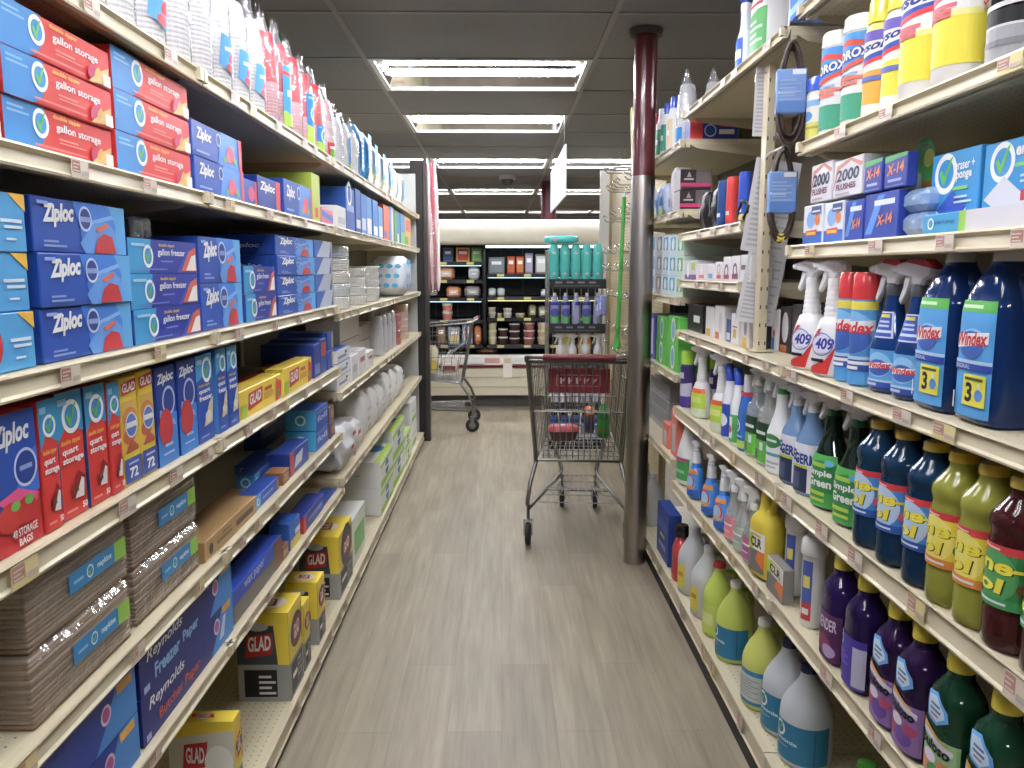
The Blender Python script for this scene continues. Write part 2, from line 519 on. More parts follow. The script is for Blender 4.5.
# ceiling tiles on a grid, with openings where the lights sit
GX, GY = [-0.73 + 1.24*i for i in range(-3, 5)], [4.52 + .78*k for k in range(-11, 19)]
LIGHTS = []
for k in (-8, -5, -3, 0, 2, 5, 9, 14): LIGHTS.append((3, k))
for k in (5, 9, 14): LIGHTS += [(2, k), (4, k), (1, k), (5, k)]
for k in (-6, -2, 2): LIGHTS += [(1, k), (5, k)]  # unseen fixtures over the neighbour aisles, added only for their light
LIGHTS = set(LIGHTS)
m = MB()
for i in range(len(GX)-1):
    for j in range(len(GY)-1):
        if (i, j-11) in LIGHTS: continue
        m.add([(GX[i],GY[j],CZ),(GX[i],GY[j+1],CZ),(GX[i+1],GY[j+1],CZ),(GX[i+1],GY[j],CZ)], [(0,1,2,3)], TILEM)
struct(m.build('ceiling'))
g = MB(); GM = C('#8d8681', .5)
for x in GX: g.box((x-.013,GY[0],CZ-.006),(x+.013,GY[-1],CZ+.004), GM)
for y in GY: g.box((GX[0],y-.012,CZ-.005),(GX[-1],y+.012,CZ+.003), GM)
struct(g.build('ceiling_trim_1'))
for nm, lo, hi in (('wall_left',(-4.3,-4,0),(-4.2,18.5,CZ)),('wall_right',(4.2,-4,0),(4.3,18.5,CZ)),('wall_back',(-4.3,18.5,0),(4.3,18.6,CZ)),('wall_front',(-4.3,-4.1,0),(4.3,-4,CZ))):
    m = MB(); m.box(lo, hi, C('#8a8379' if nm != 'wall_back' else '#5d5350', .7)); struct(m.build(nm))
def fixture(name):
    r = empty(name); m = MB(); w, d, h = .6, .37, .085
    wm = metal('#d6d6d6', .07)
    q = [(-w,-d,0),(w,-d,0),(w,d,0),(-w,d,0)]; t = [(-w+.05,-d+.1,h),(w-.05,-d+.1,h),(w-.05,d-.1,h),(-w+.05,d-.1,h)]
    m.add(q+t, [(0,1,5,4),(1,2,6,5),(2,3,7,6),(3,0,4,7),(4,5,6,7)], wm); m.build('reflector', r)
    m = MB()
    fm_ = C('#dededd', .4)
    for lo, hi in (((-w-.012,-d-.012,-.006),(w+.012,-d+.018,.004)),((-w-.012,d-.018,-.006),(w+.012,d+.012,.004)),((-w-.012,-d,-.006),(-w+.02,d,.004)),((w-.02,-d,-.006),(w+.012,d,.004))): m.box(lo, hi, fm_)
    m.build('frame', r)
    for s in (-.13, .13):
        m = MB(); m.tube([(-.56,s,.048),(.56,s,.048)], .019, glow('#f6f7ff', TUBE), 10); t = m.build('fluorescent_tube', r)
        m = MB()
        for e in (-1, 1): m.tube([(e*.555,s,.048),(e*.59,s,.048)], .02, C('#d8d8d6'), 8)
        m.build('end_socket', t)
    return r
TUBE = 60.0
ROWN = {0:'nearest bright fixture over the aisle', 2:'second bright fixture along the aisle, beyond the nearest', -3:'fixture above the front shelves, out of frame', -5:'fixture above the photographer', -8:'fixture over the aisle behind the photographer'}
COLN = {1:'two bays left of the aisle', 2:'one bay left of the aisle', 3:'straight over the aisle', 4:'one bay right of the aisle', 5:'two bays right of the aisle'}
FARN = {5:'over the cold case', 9:'just behind the cold case', 14:'at the far end of the shop', 2:'added for light by the second fixture', -2:'added for light by the front shelves', -6:'added for light behind the photographer'}
for i, k in sorted(LIGHTS, key=lambda q: (abs(q[0]-3), q[1])):
    lab = 'recessed ceiling light, ' + (ROWN[k] if (i == 3 and k in ROWN) else COLN[i] + ' ' + FARN[k])
    put('fixture', 'ceiling_light', fixture, ((GX[i]+GX[i+1])/2, GY[k+11]+.39, CZ), 0, lab, 'ceiling light', 'recessed fluorescent ceiling lights')

# ------------------------------------------------------------------ shelving
XL, XR = .70, .75
TAGS = []
def gondola(label, s, X, y0, y1, shelves, base, height, depth=.44, kick=.07, lipb=.07, panel=True, ends=(), bo=0.0):
    """shelves: (top z, lip height, y0, y1)"""
    g = empty('shelving_unit', (s*X, y0, 0)); tagp(g, label, 'shelving', 'gondola shelving along the aisle')
    L = y1-y0
    bx = lambda m, a0, a1, b0, b1, c0, c1, mat: m.box((min(s*a0, s*a1), b0, c0), (max(s*a0, s*a1), b1, c1), mat)
    m = MB(); bx(m, depth, depth+.02, 0.003, L-.003, .0, height, BACK_SHADE); m.build('back_panel', g)
    for yy in (0.0, L):
        m = MB(); bx(m, depth-.03, depth-.002, yy-.018 if yy else .003, yy+.018 if not yy else L-.003, .02, height, CREAM2); m.build('upright', g)
    m = MB(); bx(m, .004-bo, depth, .003, L-.003, 0, kick, BLACK); m.build('kick_plate', g)
    m = MB(); bx(m, .014-bo, depth, .003, L-.003, base-.012, base, PERF); b = m.build('base_deck', g)
    def lip(parent, z, lh, a, b_, out=0.0, dx_=0.0):
        q = MB()
        pr = [(.0,z),(-.004,z),(-.006,z-.004),(.002-out,z-.010),(-.002-out,z-lh+.008),(-.007-out,z-lh+.004),(-.006-out,z-lh),(.006-out,z-lh),(.014,z-.004),(.014,z)]
        pr = [(x-dx_, zz) for x, zz in pr]
        q.rings([[(s*x, a, zz) for x, zz in pr],[(s*x, b_, zz) for x, zz in pr]], CREAM, True, True, True, False)
        q.build('price_channel', parent)
        y = a + random.uniform(.08, .2)
        while y < b_-.1:
            if y0 + y > .5:
                w = random.choice((.055, .06, .068)); t = MB()
                hh = lh-.007
                fm = lambda u, v, o: (s*(-.0076-out-o-dx_), (a*0+y + (u if s < 0 else w-u)), z-lh+.002+v)
                k = random.random()
                art = [('r',0,0,1,1,'#d6cab6' if k < .75 else '#dccb8c'), ('r',.04,.3,.5,.95,random.choice(('#b07e6e','#bb8a7a','#a87566')))] + lines(.08,.44,.35,.9,3,'#d9c3b5') + [('r',.56,.2,.94,.45,'#b9ad9f')]
                draw(t, art, w, hh, fm); t.build('price_tag', parent)
            y += random.uniform(.13, .40)
    lip(b, base, base-lipb, .003, L-.003, .0, bo)
    for z, lh, a, b_ in shelves:
        a, b_ = a-y0+.003, b_-y0-.003
        m = MB(); bx(m, .014, depth-.001, a, b_, z-.022, z, PERF)
        # folded front and rear flanges and end brackets
        bx(m, .014, .03, a, b_, z-.034, z-.022, CREAM2)
        for yy in (a, b_-.004):
            zz = z-.022
            p = [(.03,zz),(depth-.002,zz),(depth-.002,zz-.055),(depth-.1,zz-.05),(.06,zz-.016)]
            r1 = [(s*x, yy, h) for x, h in p]; r2 = [(s*x, yy+.004, h) for x, h in p]
            m.rings([r1, r2], CREAM2, smooth=False)
        sh = m.build('shelf', g)
        lip(sh, z, lh, a, b_)
        for yy in (a, b_-.02):
            q = MB(); bx(q, -.012, .002, yy, yy+.02, z-lh*.75, z, CREAM); q.build('lug', sh)
    return g
LA, LB, LCc, LD, LE, LF, LG = 1.962, 1.683, 1.352, 1.088, .80, .553, .092
near = [(LA,.038),(LB,.036),(LCc,.038),(LD,.042),(LE,.040),(LF,.034)]
fz = [(LA,.038),(1.683,.038),(1.318,.036),(.972,.036),(.592,.036)]
gondola('cream gondola bay nearest on the left, holding the napkin packs and freezer bag boxes', -1, XL, .62, 1.95, [(z,h,.62,1.95) for z,h in near], LG, 2.06, kick=.032, lipb=.034, bo=.018)
gondola('cream gondola bay second on the left, holding foil boxes and trash bag boxes', -1, XL, 1.95, 3.43, [(z,h,1.95,3.43) for z,h in near], LG, 2.06, kick=.032, lipb=.034, bo=.018)
gondola('cream gondola bay on the left holding paper plates and the stacked tissue packs', -1, XL, 3.43, 5.2, [(z,h,3.43,5.2) for z,h in fz], LG, 2.06, kick=.032, lipb=.034, bo=.018)
gondola('cream gondola bay on the left ending at the black end panel', -1, XL, 5.2, 6.9, [(z,h,5.2,6.9) for z,h in fz], LG, 2.06, kick=.032, lipb=.034, bo=.018)
R0, R1, R2, R3, R4, R5, RB = 2.15, 1.815, 1.563, 1.25, .925, .602, .138
gondola('cream gondola bay nearest on the right, holding blue window cleaner jugs', 1, XR, .6, 2.1,
        [(R0,.03,.6,2.1),(R1,.032,.6,2.06),(R2,.034,.6,2.1),(R3,.036,.6,2.1),(R4,.05,.6,2.1),(R5,.045,.6,2.1)], RB, 2.3)
gondola('cream gondola bay second on the right, behind the slotted post with hanging cords', 1, XR, 2.1, 3.38,
        [(2.135,.03,2.2,3.38),(1.65,.034,2.5,3.38),(1.462,.034,2.5,3.38),(R3,.036,2.1,3.38),(R4,.05,2.1,3.38),(.595,.045,2.1,3.38)], RB, 2.3)
gondola('cream gondola bay on the right beside the pillar, holding toilet tissue packs', 1, XR, 3.385, 4.5,
        [(2.035,.034,3.39,4.5),(1.752,.034,3.39,4.5),(1.385,.034,3.39,4.5),(1.055,.034,3.39,4.5),(.682,.034,3.39,4.5)], RB, 2.3)
# ------------------------------------------------------------------ pillar
r = empty('pillar', (.692, 3.985, 0)); r['kind'] = 'structure'; r.name = 'pillar_column'
m = MB(); m.lathe([(0,.0585),(1.95,.0585)], metal('#a7a19a', .32), 32); m.build('steel_sleeve', r)
m = MB(); m.lathe([(1.95,.0555),(CZ-.03,.0555)], C('#5e1c22', .28, coat=.4), 32); m.build('painted_shaft', r)
m = MB(); m.lathe([(CZ-.03,.075),(CZ-.004,.08)], C('#4a3f3d', .5), 32); m.build('collar', r)
# slotted post between two bays of the right shelving
r = empty('slotted_post', (.795, 2.445, R3+.003)); tagp(r, 'cream slotted steel post hung with extension cords and paper sheets', 'post')
m = MB(); h = 2.09-R3
m.box((-.014,-.022,0),(.014,.022,h), CREAM, .002)
for k in range(int(h/.055)):
    for q in (-.013, .013):
        m.box((q*.7-.0022,-.0226,.02+k*.055),(q*.7+.0022,-.0218,.031+k*.055), C('#5f5748'))
m.build('slotted_upright', r)
m = MB(); m.box((-.03,-.035,-.0),(.03,.035,.004), CREAM); m.build('foot_plate', r)
m = MB(); m.tube([(-.014,-.0,h-.02),(-.035,-.0,h-.02),(-.045,-.0,h-.03),(-.045,0,h-.045)], .003, metal('#c9c9c9'), 6); m.build('hook', r)
m = MB(); m.tube([(-.012,-.02,.575),(-.03,-.1,.575),(-.035,-.235,.575),(-.035,-.25,.59)], .003, metal('#c9c9c9'), 6); m.build('hook', r)
def cord(kind):
    def build(name):
        r = empty(name); m = MB(); cm = C('#3b2a24', .45)
        for k in range(9):
            a = random.uniform(.022, .034); hh = random.uniform(.11, .128); dx = random.uniform(-.012, .012); dz = random.uniform(-.008, .008)
            m.tube([(dx + .25*a*math.cos(2*PI*i/22), a*math.sin(2*PI*i/22)*(1-.25*math.cos(2*PI*i/22)), -.13+dz+hh*math.cos(2*PI*i/22)) for i in range(22)], .0042, cm, 6, True)
        m.build('cable_coil', r)
        m = MB(); m.box((-.018,-.037,-.185),(.018,.037,-.075), C('#6f93c9', .3), .004)
        draw(m, [('r',.05,.04,.95,.28,'#4f78b8'), ('r',.5,.86,.93,.97,'#e8ebef'), ('r',.06,.45,.6,.5,'#dbe4f2')]+lines(.1,.8,.3,.8,6,'#93b0db'), .074, .11, lambda x, y, o: (-.0182-o, .037-x, -.185+y))
        draw(m, [('r',.05,.04,.95,.28,'#4f78b8')]+lines(.1,.8,.3,.8,6,'#93b0db'), .036, .11, lambda x, y, o: (-.018+x, -.0372-o, -.185+y))
        m.build('card_sleeve', r)
        if kind:
            m = MB(); m.box((-.022,-.01,-.26),(-.012,.012,-.238), C('#d8cf3a', .4), .003); m.build('plug', r)
        return r
    return build
put('cordA', 'extension_cord', cord(0), (.735, 2.10, 2.075), 1.35, 'brown extension cord in a blue sleeve, hanging highest on the slotted post', 'extension cord', 'extension cords on the post')
put('cordB', 'extension_cord', cord(1), (.755, 2.19, 1.835), 1.4, 'brown extension cord in a blue sleeve, lower one on the slotted post', 'extension cord', 'extension cords on the post')
def paper_sheet(w, h):
    def build(name):
        m = MB(); m.box((-w/2,-.0008,-h),(w/2,.0008,0), C('#d9d9dc', .6))
        draw(m, lines(.1,.9,.06,.94,16,'#bcbcc2'), w, h, lambda x, y, o: (-w/2+x, -.0009-o, -h+y))
        draw(m, lines(.1,.9,.06,.94,16,'#bcbcc2'), w, h, lambda x, y, o: (w/2-x, .0009+o, -h+y))
        return m.build(name)
    return build
for i, (x, y, z, w, h, tilt, lab) in enumerate(((xpx(764,2.475,2.0),2.474,zpx(67,.81,2.475),.055,.20,.02,'white printed sheet hanging behind the upper extension cord'),
        (xpx(779,2.478,1.8),2.478,zpx(160,.82,2.475),.14,.28,.14,'large white printed sheet hanging tilted behind the lower extension cord'),
        (xpx(768,2.482,1.5),2.482,zpx(248,.82,2.475),.12,.235,.16,'white printed sheet hanging lowest on the slotted post'))):
    o = put('sheet%d' % i, 'hanging_paper_sheet', paper_sheet(w, h), (x, y, z), 0, lab, 'paper', 'printed sheets on the post')
    o.rotation_euler = (0, tilt, 0)
# ------------------------------------------------------------------ black end panel and grey divider at the end of the left shelving
r = empty('end_panel', (-.86, 7.0, 0)); tagp(r, 'tall black metal end panel closing the left shelving', 'end panel')
m = MB(); m.box((.09,-.05,0),(.20,.05,2.42), C('#2a2726', .35), .004); m.build('panel', r)
m = MB(); m.box((.20,-.056,0),(.235,.056,2.44), C('#4b4744', .3, .6), .004); m.build('edge_strip', r)
r = MB(); r.box((-1.13,6.905,.0),(-.72,6.93,2.3), C('#aeb0ae', .5), .002); tagp(r.build('divider_panel'), 'pale grey divider panel between the left shelves and the black end panel', 'divider')
# long wrapped goods hanging on the end panel
def hang_pack(name):
    r = empty(name); m = MB()
    for k in range(6):
        x0 = -.05+.02*k
        pts = [(x0+.012*math.sin(t*3+k), -.02+.014*math.cos(t*5+k*2), -t) for t in [i*.1 for i in range(12)]]
        m.tube(pts, [.004]+[.017+.004*math.sin(i*1.7+k) for i in range(10)]+[.006], C(('#c98d8e','#d9c9c6','#b0525c','#d7b8b4','#a84a58','#d9ccc8')[k], .4), 7)
    m.build('striped_roll', r)
    m = MB(); m.lathe([(-1.14,.04,.03),(-1.08,.068,.045),(-.6,.072,.05),(-.15,.06,.04),(-.03,.025,.02),(0,.012,.006)], film('#f4e9e8', .12), 14, sub=2); m.build('clear_wrapper', r)
    m = MB(); m.tube([(0,0,0),(0,.0,.03),(0,.03,.04),(0,.065,.04)], .003, metal('#bbbbbb'), 6); m.build('hook', r)
    return r
for i, (x, lab) in enumerate(((-.61,'bundle of red and white striped rolls hanging beside the black end panel'),)):
    put('hangpack', 'hanging_striped_pack', hang_pack, (x, 7.14+.0*i, 2.42), 0, lab, 'wrapped roll')

# ------------------------------------------------------------------ pegboard run, far right
r = empty('pegboard_run', (.95, 4.6, 0)); tagp(r, 'tan pegboard shelving run behind the steel pillar', 'pegboard')
m = MB(); m.box((0,0,.0),(.02,2.4,2.32), PEG); m.build('pegboard', r)
m = MB(); m.box((-.1,2.4,0),(.3,2.43,2.34), C('#dcdad4', .5), .003); m.build('end_board', r)
for yy in (.0, 1.2, 2.37):
    m = MB(); m.box((-.02,yy,0),(0,yy+.03,2.32), C('#a8966a', .45)); m.build('upright', r)
rr_ = random.Random(3)
for yy in [.27+.16*i for i in range(8)]:
    for zz in (.95, 1.1, 1.32, 1.5, 1.62, 1.85, 2.05, 2.2):
        if rr_.random() < .75:
            h = MB(); h.tube([(0,yy,zz),(-.17,yy,zz),(-.19,yy,zz+.02)], .0045, metal('#d9d9d6', .25), 5)
            h.tube([(-.17,yy,zz+.03),(-.19,yy,zz+.045),(-.198,yy,zz+.03)], .0045, metal('#d9d9d6', .25), 5)
            h.build('peg_hook', r)
            if len(KIDS.setdefault('nh', [])) > 70: break
            KIDS['nh'].append(1)
KIDS.clear() if 'nh' in KIDS and False else KIDS.pop('nh', None)
def brush(colour):
    def build(name):
        r = empty(name); m = MB(); m.tube([(0,0,-.02),(0,0,-.86)], .012, plastic(colour), 8); m.build('handle', r)
        m = MB(); m.lathe([(-.93,.022),(-.88,.02),(-.84,.012)], plastic(colour), 10); m.build('socket', r)
        m = MB(); m.tube([(0,0,-.02),(0,0,.0),(.03,0,.01)], .004, metal('#bbbbbb'), 5); m.build('hang_loop', r)
        return r
    return build
for i, (y, z, lab) in enumerate(((4.86, 1.95, 'bright green handled brush hanging along the pegboard beside the pillar'),)):
    put('brush', 'hanging_brush', brush('#37a63c'), (.735, y, z), 0, lab, 'brush').rotation_euler = (0, .03, 0)
r = empty('hanging_broom', (.768, 4.70, 2.42)); tagp(r, 'pale yellow bristle broom held upright behind the maroon pillar top', 'broom')
m = MB(); m.lathe([(-.34,.014),(-.28,.022),(-.05,.032),(-.01,.03),(0,.016)], C('#c9bb72', .7), 14, sub=2); m.build('bristles', r)
m = MB(); m.tube([(0,0,-2.41),(0,0,-.3)], .011, C('#c3b27a'), 8); m.build('handle', r)
for i, (y, z) in enumerate(((5.78, 1.32),(5.95, 1.30))):
    def pk(name):
        m = MB(); m.box((-.02,-.04,-.14),(.02,.04,0), C('#7f86b9', .35), .006); m.box((-.021,-.03,-.1),(-.019,.03,-.05), C('#e3e3ea')); m.tube([(0,0,-.01),(0,0,.02)], .003, metal('#bbbbbb')); return m.build(name)
    put('pegpack', 'hanging_pad_pack', pk, (.735, y, z), 0, ('lavender scouring pad pack hanging on the pegboard, nearer one' if i == 0 else 'lavender scouring pad pack hanging on the pegboard, further one'), 'pad pack', 'lavender packs on the pegboard')
# hanging aisle sign and ceiling camera
r = empty('hanging_sign', (.47, 6.8, 2.40)); tagp(r, 'plain white aisle sign hanging edge-on from the ceiling', 'sign')
m = MB(); m.box((-.006,-.85,-.37),(.006,.85,0), C('#e9e9ee', .5), .001); m.build('board', r)
for yy in (-.7, .7):
    m = MB(); m.tube([(0,yy,0),(0,yy,CZ-2.40)], .0025, metal('#999999'), 5); m.build('wire', r)
r = empty('dome_camera', (.08, 9.9, CZ)); tagp(r, 'small white dome security camera on the dark ceiling', 'security camera')
m = MB(); m.lathe([(-.05,.1),(-.01,.1),(0,.09)], C('#cfccc8'), 20); m.build('housing', r)
m = MB(); m.lathe([(-.12,.01),(-.11,.05),(-.08,.068),(-.05,.072)], C('#4a4a4c', .15), 20); m.build('dome', r)
r = empty('painted_post', (.62, 10.6, 0)); r.name = 'far_pillar_column'; r['kind'] = 'structure'
m = MB(); m.lathe([(0,.1),(CZ,.1)], C('#5a2327', .4), 20); m.build('shaft', r)
# ------------------------------------------------------------------ printed designs
BL, BL2, LB_, RED, DRED, YEL, TEAL = '#2450ac', '#1d3c94', '#4f9be0', '#d8322c', '#a9232a', '#f0d423', '#2f8fd0'
def a_gallon():
    return [('p',[(0,0),(.22,.0),(.3,.14),(.33,.4),(.33,1),(0,1)],'#2f86cc')] + lines(.03,.2,.7,.92,2,'#7db8e4') + ringcheck(.29,.62,.33) + [
        ('t',.4,.8,.66,.93,'double zipper','#f2c335'), ('t',.42,.5,.86,.74,'gallon storage',W_), ('r',.44,.36,.62,.4,'#e88a80'), ('r',.44,.28,.7,.31,'#e88a80'),
        ('e',.8,.3,.3,.16,'#c3285e',.4), ('p',[(.74,.02),(.95,.1),(.97,.55),(.88,.4)],'#e0b56a'), ('e',.84,.3,.2,.1,'#d8a548',.8), ('r',.9,.06,.985,.36,'#efe3d3'), ('r',.22,.1,.7,.14,'#eb7a70')]
def a_zip():
    return [('p',[(.5,0),(1,0),(1,1),(.4,1),(.46,.5)],'#3b7fdc'), ('p',[(.86,0),(1,0),(1,1),(.8,1),(.88,.6)],'#58abe6'), ('p',[(.5,.5),(.86,.75),(.84,.82),(.5,.6)],'#7fb4ee'), ('p',[(.45,.2),(.62,.62),(.78,.66),(.86,.5),(.9,0),(.5,0)],'#5f9be4'),
        ('t',.09,.44,.40,.88,'Ziploc',W_,.2,.06,.05), ('o',.52,.68,.25,.05,'#c6d6f2'), ('e',.52,.68,.2,.2,'#2c448f'), ('r',.46,.62,.58,.72,'#8da2d6'),
        ('p',[(.6,.02),(.64,.3),(.72,.42),(.82,.36),(.86,.02)],'#c23038'), ('p',[(.62,.5),(.76,.64),(.78,.56),(.66,.44)],'#e0654d'), ('r',.08,.1,.3,.14,'#8da6e0'), ('r',.08,.18,.22,.22,'#8da6e0'), ('r',.04,.86,.14,.92,'#9ab4ea')]
def a_freezer():
    return [('r',0,0,.3,1,'#2f9ad2'), ('p',[(.26,0),(1,0),(1,1),(.3,1)],'#283a9e'), ('p',[(.66,0),(1,.0),(1,.5),(.86,.75)],'#4659b8')] + ringcheck(.25,.5,.34) + [
        ('t',.4,.78,.64,.9,'double zipper','#f2c335'), ('t',.38,.48,.8,.74,'gallon freezer',W_), ('r',.42,.34,.6,.38,'#7f8dd0'), ('p',[(.72,.06),(.86,.7),(.98,.85),(.98,.06)],'#c95c42'), ('p',[(.8,.08),(.9,.55),(.97,.6),(.97,.08)],'#ece7e0'), ('r',.03,.78,.2,.86,'#9fd2ec'), ('r',.1,.1,.5,.14,'#6f83cf')]
def a_snack():
    return [('p',[(.48,0),(1,0),(1,1),(.55,1)],'#4f8fe0'), ('t',.08,.42,.36,.85,'Ziploc',W_,.2), ('o',.5,.72,.2,.05,'#c6d6f2'), ('e',.5,.72,.15,.15,'#2c448f'), ('e',.74,.4,.36,.26,'#d4486c'), ('e',.7,.3,.2,.16,'#e8616e'), ('e',.84,.25,.14,.12,'#6fae4f'), ('e',.62,.2,.12,.1,'#7dbb55'), ('r',.93,0,1,1,'#d8434f'), ('r',.06,.12,.3,.18,'#8da6e0')]
def a_zipup():
    return [('p',[(0,0),(1,0),(1,.36),(.7,.24),(.0,.28)],'#c6262c'), ('p',[(0,.3),(.6,.28),(1,.4),(1,1),(0,1)],BL), ('p',[(.4,.3),(1,.38),(1,.72),(.6,.6)],'#3d70d2'), ('t',.06,.72,.86,.92,'Ziploc',W_,.2,.02), ('o',.72,.58,.26,.04,'#c6d6f2'), ('e',.72,.58,.22,.22,'#24408f'), ('r',.58,.565,.86,.6,'#8da2d6'),
        ('p',[(.05,.4),(.5,.45),(.95,.36),(.9,.3),(.3,.32)],'#e5508c'), ('e',.3,.26,.26,.2,'#d0382f'), ('e',.65,.27,.24,.18,'#c92f2b'), ('e',.42,.33,.1,.07,'#6bae46'), ('e',.72,.34,.1,.07,'#6bae46'), ('t',.3,.1,.85,.16,'48 STORAGE',W_), ('t',.42,.03,.72,.085,'BAGS',W_)]
def a_quart():
    return [('p',[(0,.62),(.35,.74),(1,.66),(1,1),(0,1)],'#2d93c6')] + ringcheck(.55,.8,.36) + [('r',.06,.9,.4,.95,'#8cc6e2'), ('t',.08,.58,.84,.63,'double zipper','#f0c030'), ('t',.1,.5,.72,.56,'quart',W_), ('t',.1,.43,.9,.49,'storage',W_), ('p',[(.3,.16),(.66,.36),(.9,.3),(.84,.14)],'#8e1d22'), ('p',[(.45,.15),(.75,.3),(.85,.28),(.8,.14)],'#e8e2de'), ('r',.35,.2,.6,.25,'#6d3a2a'), ('r',.08,.06,.5,.08,'#ee8b84'), ('t',.7,.05,.9,.1,'50',W_)]
def a_gladup():
    return [('r',.06,.3,.94,.78,'#e0b64c'), ('e',.5,.62,.42,.3,'#d98545'), ('e',.4,.45,.36,.22,'#c9653d'), ('p',[(.1,.3),(.5,.42),(.9,.34),(.9,.3)],'#b35a3c'), ('e',.55,.55,.34,.34,'#5f7fd0'), ('o',.55,.55,.36,.05,'#dfe6f4'), ('r',.25,.53,.85,.58,W_), ('p',[(.05,.84),(.95,.86),(.95,.98),(.05,.95)],'#c62c2c'), ('t',.12,.865,.88,.95,'GLAD',W_,.1), ('r',0,.02,1,.25,'#3e56a8'), ('t',.25,.06,.75,.16,'72',W_), ('r',.2,.19,.8,.21,'#b9c4e6')]
def a_zipup2():
    return [('p',[(0,0),(1,0),(1,.5),(.4,.55),(0,.4)],'#3a86d8'), ('t',.08,.8,.9,.93,'Ziploc',W_,.2,.02), ('o',.6,.64,.32,.06,'#c6d6f2'), ('e',.6,.64,.26,.26,'#24408f'), ('p',[(.1,.5),(.9,.36),(.85,.42),(.15,.58)],'#86b8ec'), ('e',.4,.38,.34,.4,'#c33138'), ('r',.3,.18,.7,.21,'#a9cdf0'), ('r',.2,.1,.75,.12,'#a9cdf0')]
def a_checkup():
    return [('p',[(0,.7),(.5,.76),(1,.7),(1,1),(0,1)],'#3c9fd8'), ('p',[(0,0),(1,0),(1,.7),(.5,.76),(0,.7)],BL)] + ringcheck(.66,.82,.3) + [('r',.06,.9,.36,.95,'#9fd0ee'), ('t',.1,.63,.8,.67,'double zipper','#f0c030'), ('t',.1,.55,.8,.61,'quart',W_), ('t',.1,.48,.9,.54,'freezer',W_), ('p',[(.3,.18),(.7,.44),(.95,.5),(.85,.2)],'#d7c9a6'), ('e',.6,.28,.2,.14,'#e8e0c8'), ('r',.1,.06,.6,.08,'#8da6e0')]
def a_ziplight():
    return [('e',.2,.47,.36,.42,'#c8303a'), ('o',.1,.62,.3,.05,'#d6e4f4'), ('p',[(.7,1),(1,1),(1,.7)],'#e9b62f'), ('r',.55,.5,.92,.56,'#d9edf9'), ('r',.6,.4,.92,.45,'#d9edf9'), ('r',.62,.2,.8,.24,'#d9edf9')]
def a_wrapbox():
    return [('p',[(.18,.2),(.5,.3),(.52,.85),(.2,.8)],'#c92b2b'), ('t',.22,.36,.48,.74,'GLAD',W_,.15,.04), ('r',.55,.3,.78,.55,'#d9a829'), ('r',.56,.62,.74,.75,'#c4572d'), ('p',[(.82,0),(.98,.1),(1,.7),(.86,.9)],'#d8443c'), ('e',.9,.3,.2,.16,'#68b046'), ('r',.02,.06,.15,.5,'#a6c53a')]
def a_parch():
    return [('r',.56,.3,.92,.62,'#5a4632'), ('r',.2,.36,.48,.52,'#7d6343'), ('e',.1,.45,.28,.28,'#4d3b2a'), ('r',.3,.66,.46,.74,'#7d6343')]
def a_foil():
    return [('p',[(.0,0),(.16,0),(.2,1),(0,1)],'#4fb0e2'), ('o',.08,.5,.28,.09,'#e3f1f8'), ('t',.26,.42,.7,.66,'aluminum foil','#c7d2f0'), ('r',.24,.2,.6,.28,'#5573c6'), ('r',.86,.1,.97,.9,'#8e5f3e')]
def a_reynolds(freezer=True, base='#243f9c'):
    o = [('r',0,0,1,1,base), ('p',[(.7,0),(1,0),(1,1),(.86,1),(.78,.4)],'#3f8bd8'), ('t',.06,.56,.4,.86,'Reynolds',W_,.25), ('r',.86,.76,.97,.95,'#e7a82a'), ('o',.78,.62,.2,.06,'#d9c6e0'), ('e',.78,.62,.14,.14,'#b6508e')]
    if freezer: o += [('t',.12,.14,.36,.46,'Freezer','#8cc2ee'), ('t',.39,.14,.56,.46,'Paper','#8cc2ee'), ('r',.02,.06,.07,.2,'#a8b8e4')]
    else: o += [('t',.14,.14,.56,.44,'Butcher Paper','#d8553f'), ('p',[(.8,.2),(.86,.7),(.9,.72),(.86,.2)],'#d5dff2'), ('r',.02,.06,.06,.2,'#a8b8e4')]
    return o
def a_gladtrash():
    return [('r',0,0,1,1,YEL), ('r',0,0,1,.42,'#8c8d8a'), ('r',.1,.04,.9,.38,'#2a2a2a'), ('r',.55,.08,.84,.34,'#8d8d8d')] + lines(.57,.82,.09,.33,4,'#333333') + [('r',.16,.2,.48,.26,W_), ('e',.52,.7,.42,.34,'#4b4a50'), ('p',[(.28,.56),(.74,.6),(.76,.82),(.3,.78)],'#c4282c'), ('t',.33,.61,.72,.77,'GLAD',W_,.1,.02), ('r',.86,.5,.94,.92,'#a9852a')]
def e_gladtrash():
    return [('r',0,0,1,1,'#4a4d55'), ('r',0,0,1,.42,'#9a9b98'), ('r',.12,.05,.75,.36,'#222222')] + lines(.4,.72,.08,.33,4,'#d5d5d5') + [('r',0,.86,1,1,YEL), ('p',[(.78,.42),(1,.42),(1,1),(.7,1)],YEL), ('p',[(.16,.5),(.68,.54),(.7,.78),(.2,.74)],'#c4282c'), ('t',.22,.565,.66,.735,'GLAD',W_,.1,.02), ('e',.42,.85,.2,.09,'#c9c9cd')]
def e_gladwhite():
    return [('r',0,0,1,.92,'#d6d3c4'), ('p',[(0,.82),(1,.9),(1,1),(0,1)],YEL), ('p',[(.2,.45),(.55,.5),(.6,.78),(.24,.75)],'#c4282c'), ('t',.26,.54,.54,.72,'GLAD',W_,.1), ('e',.76,.55,.22,.28,'#f1efe6'), ('r',.1,.08,.8,.2,'#bdb9a5')]
def t_glad():
    return [('e',.5,.5,.3,.34,'#efe9d8'), ('p',[(.34,.32),(.66,.36),(.68,.7),(.36,.66)],'#c4282c'), ('t',.38,.4,.64,.62,'GLAD',W_,.1)]
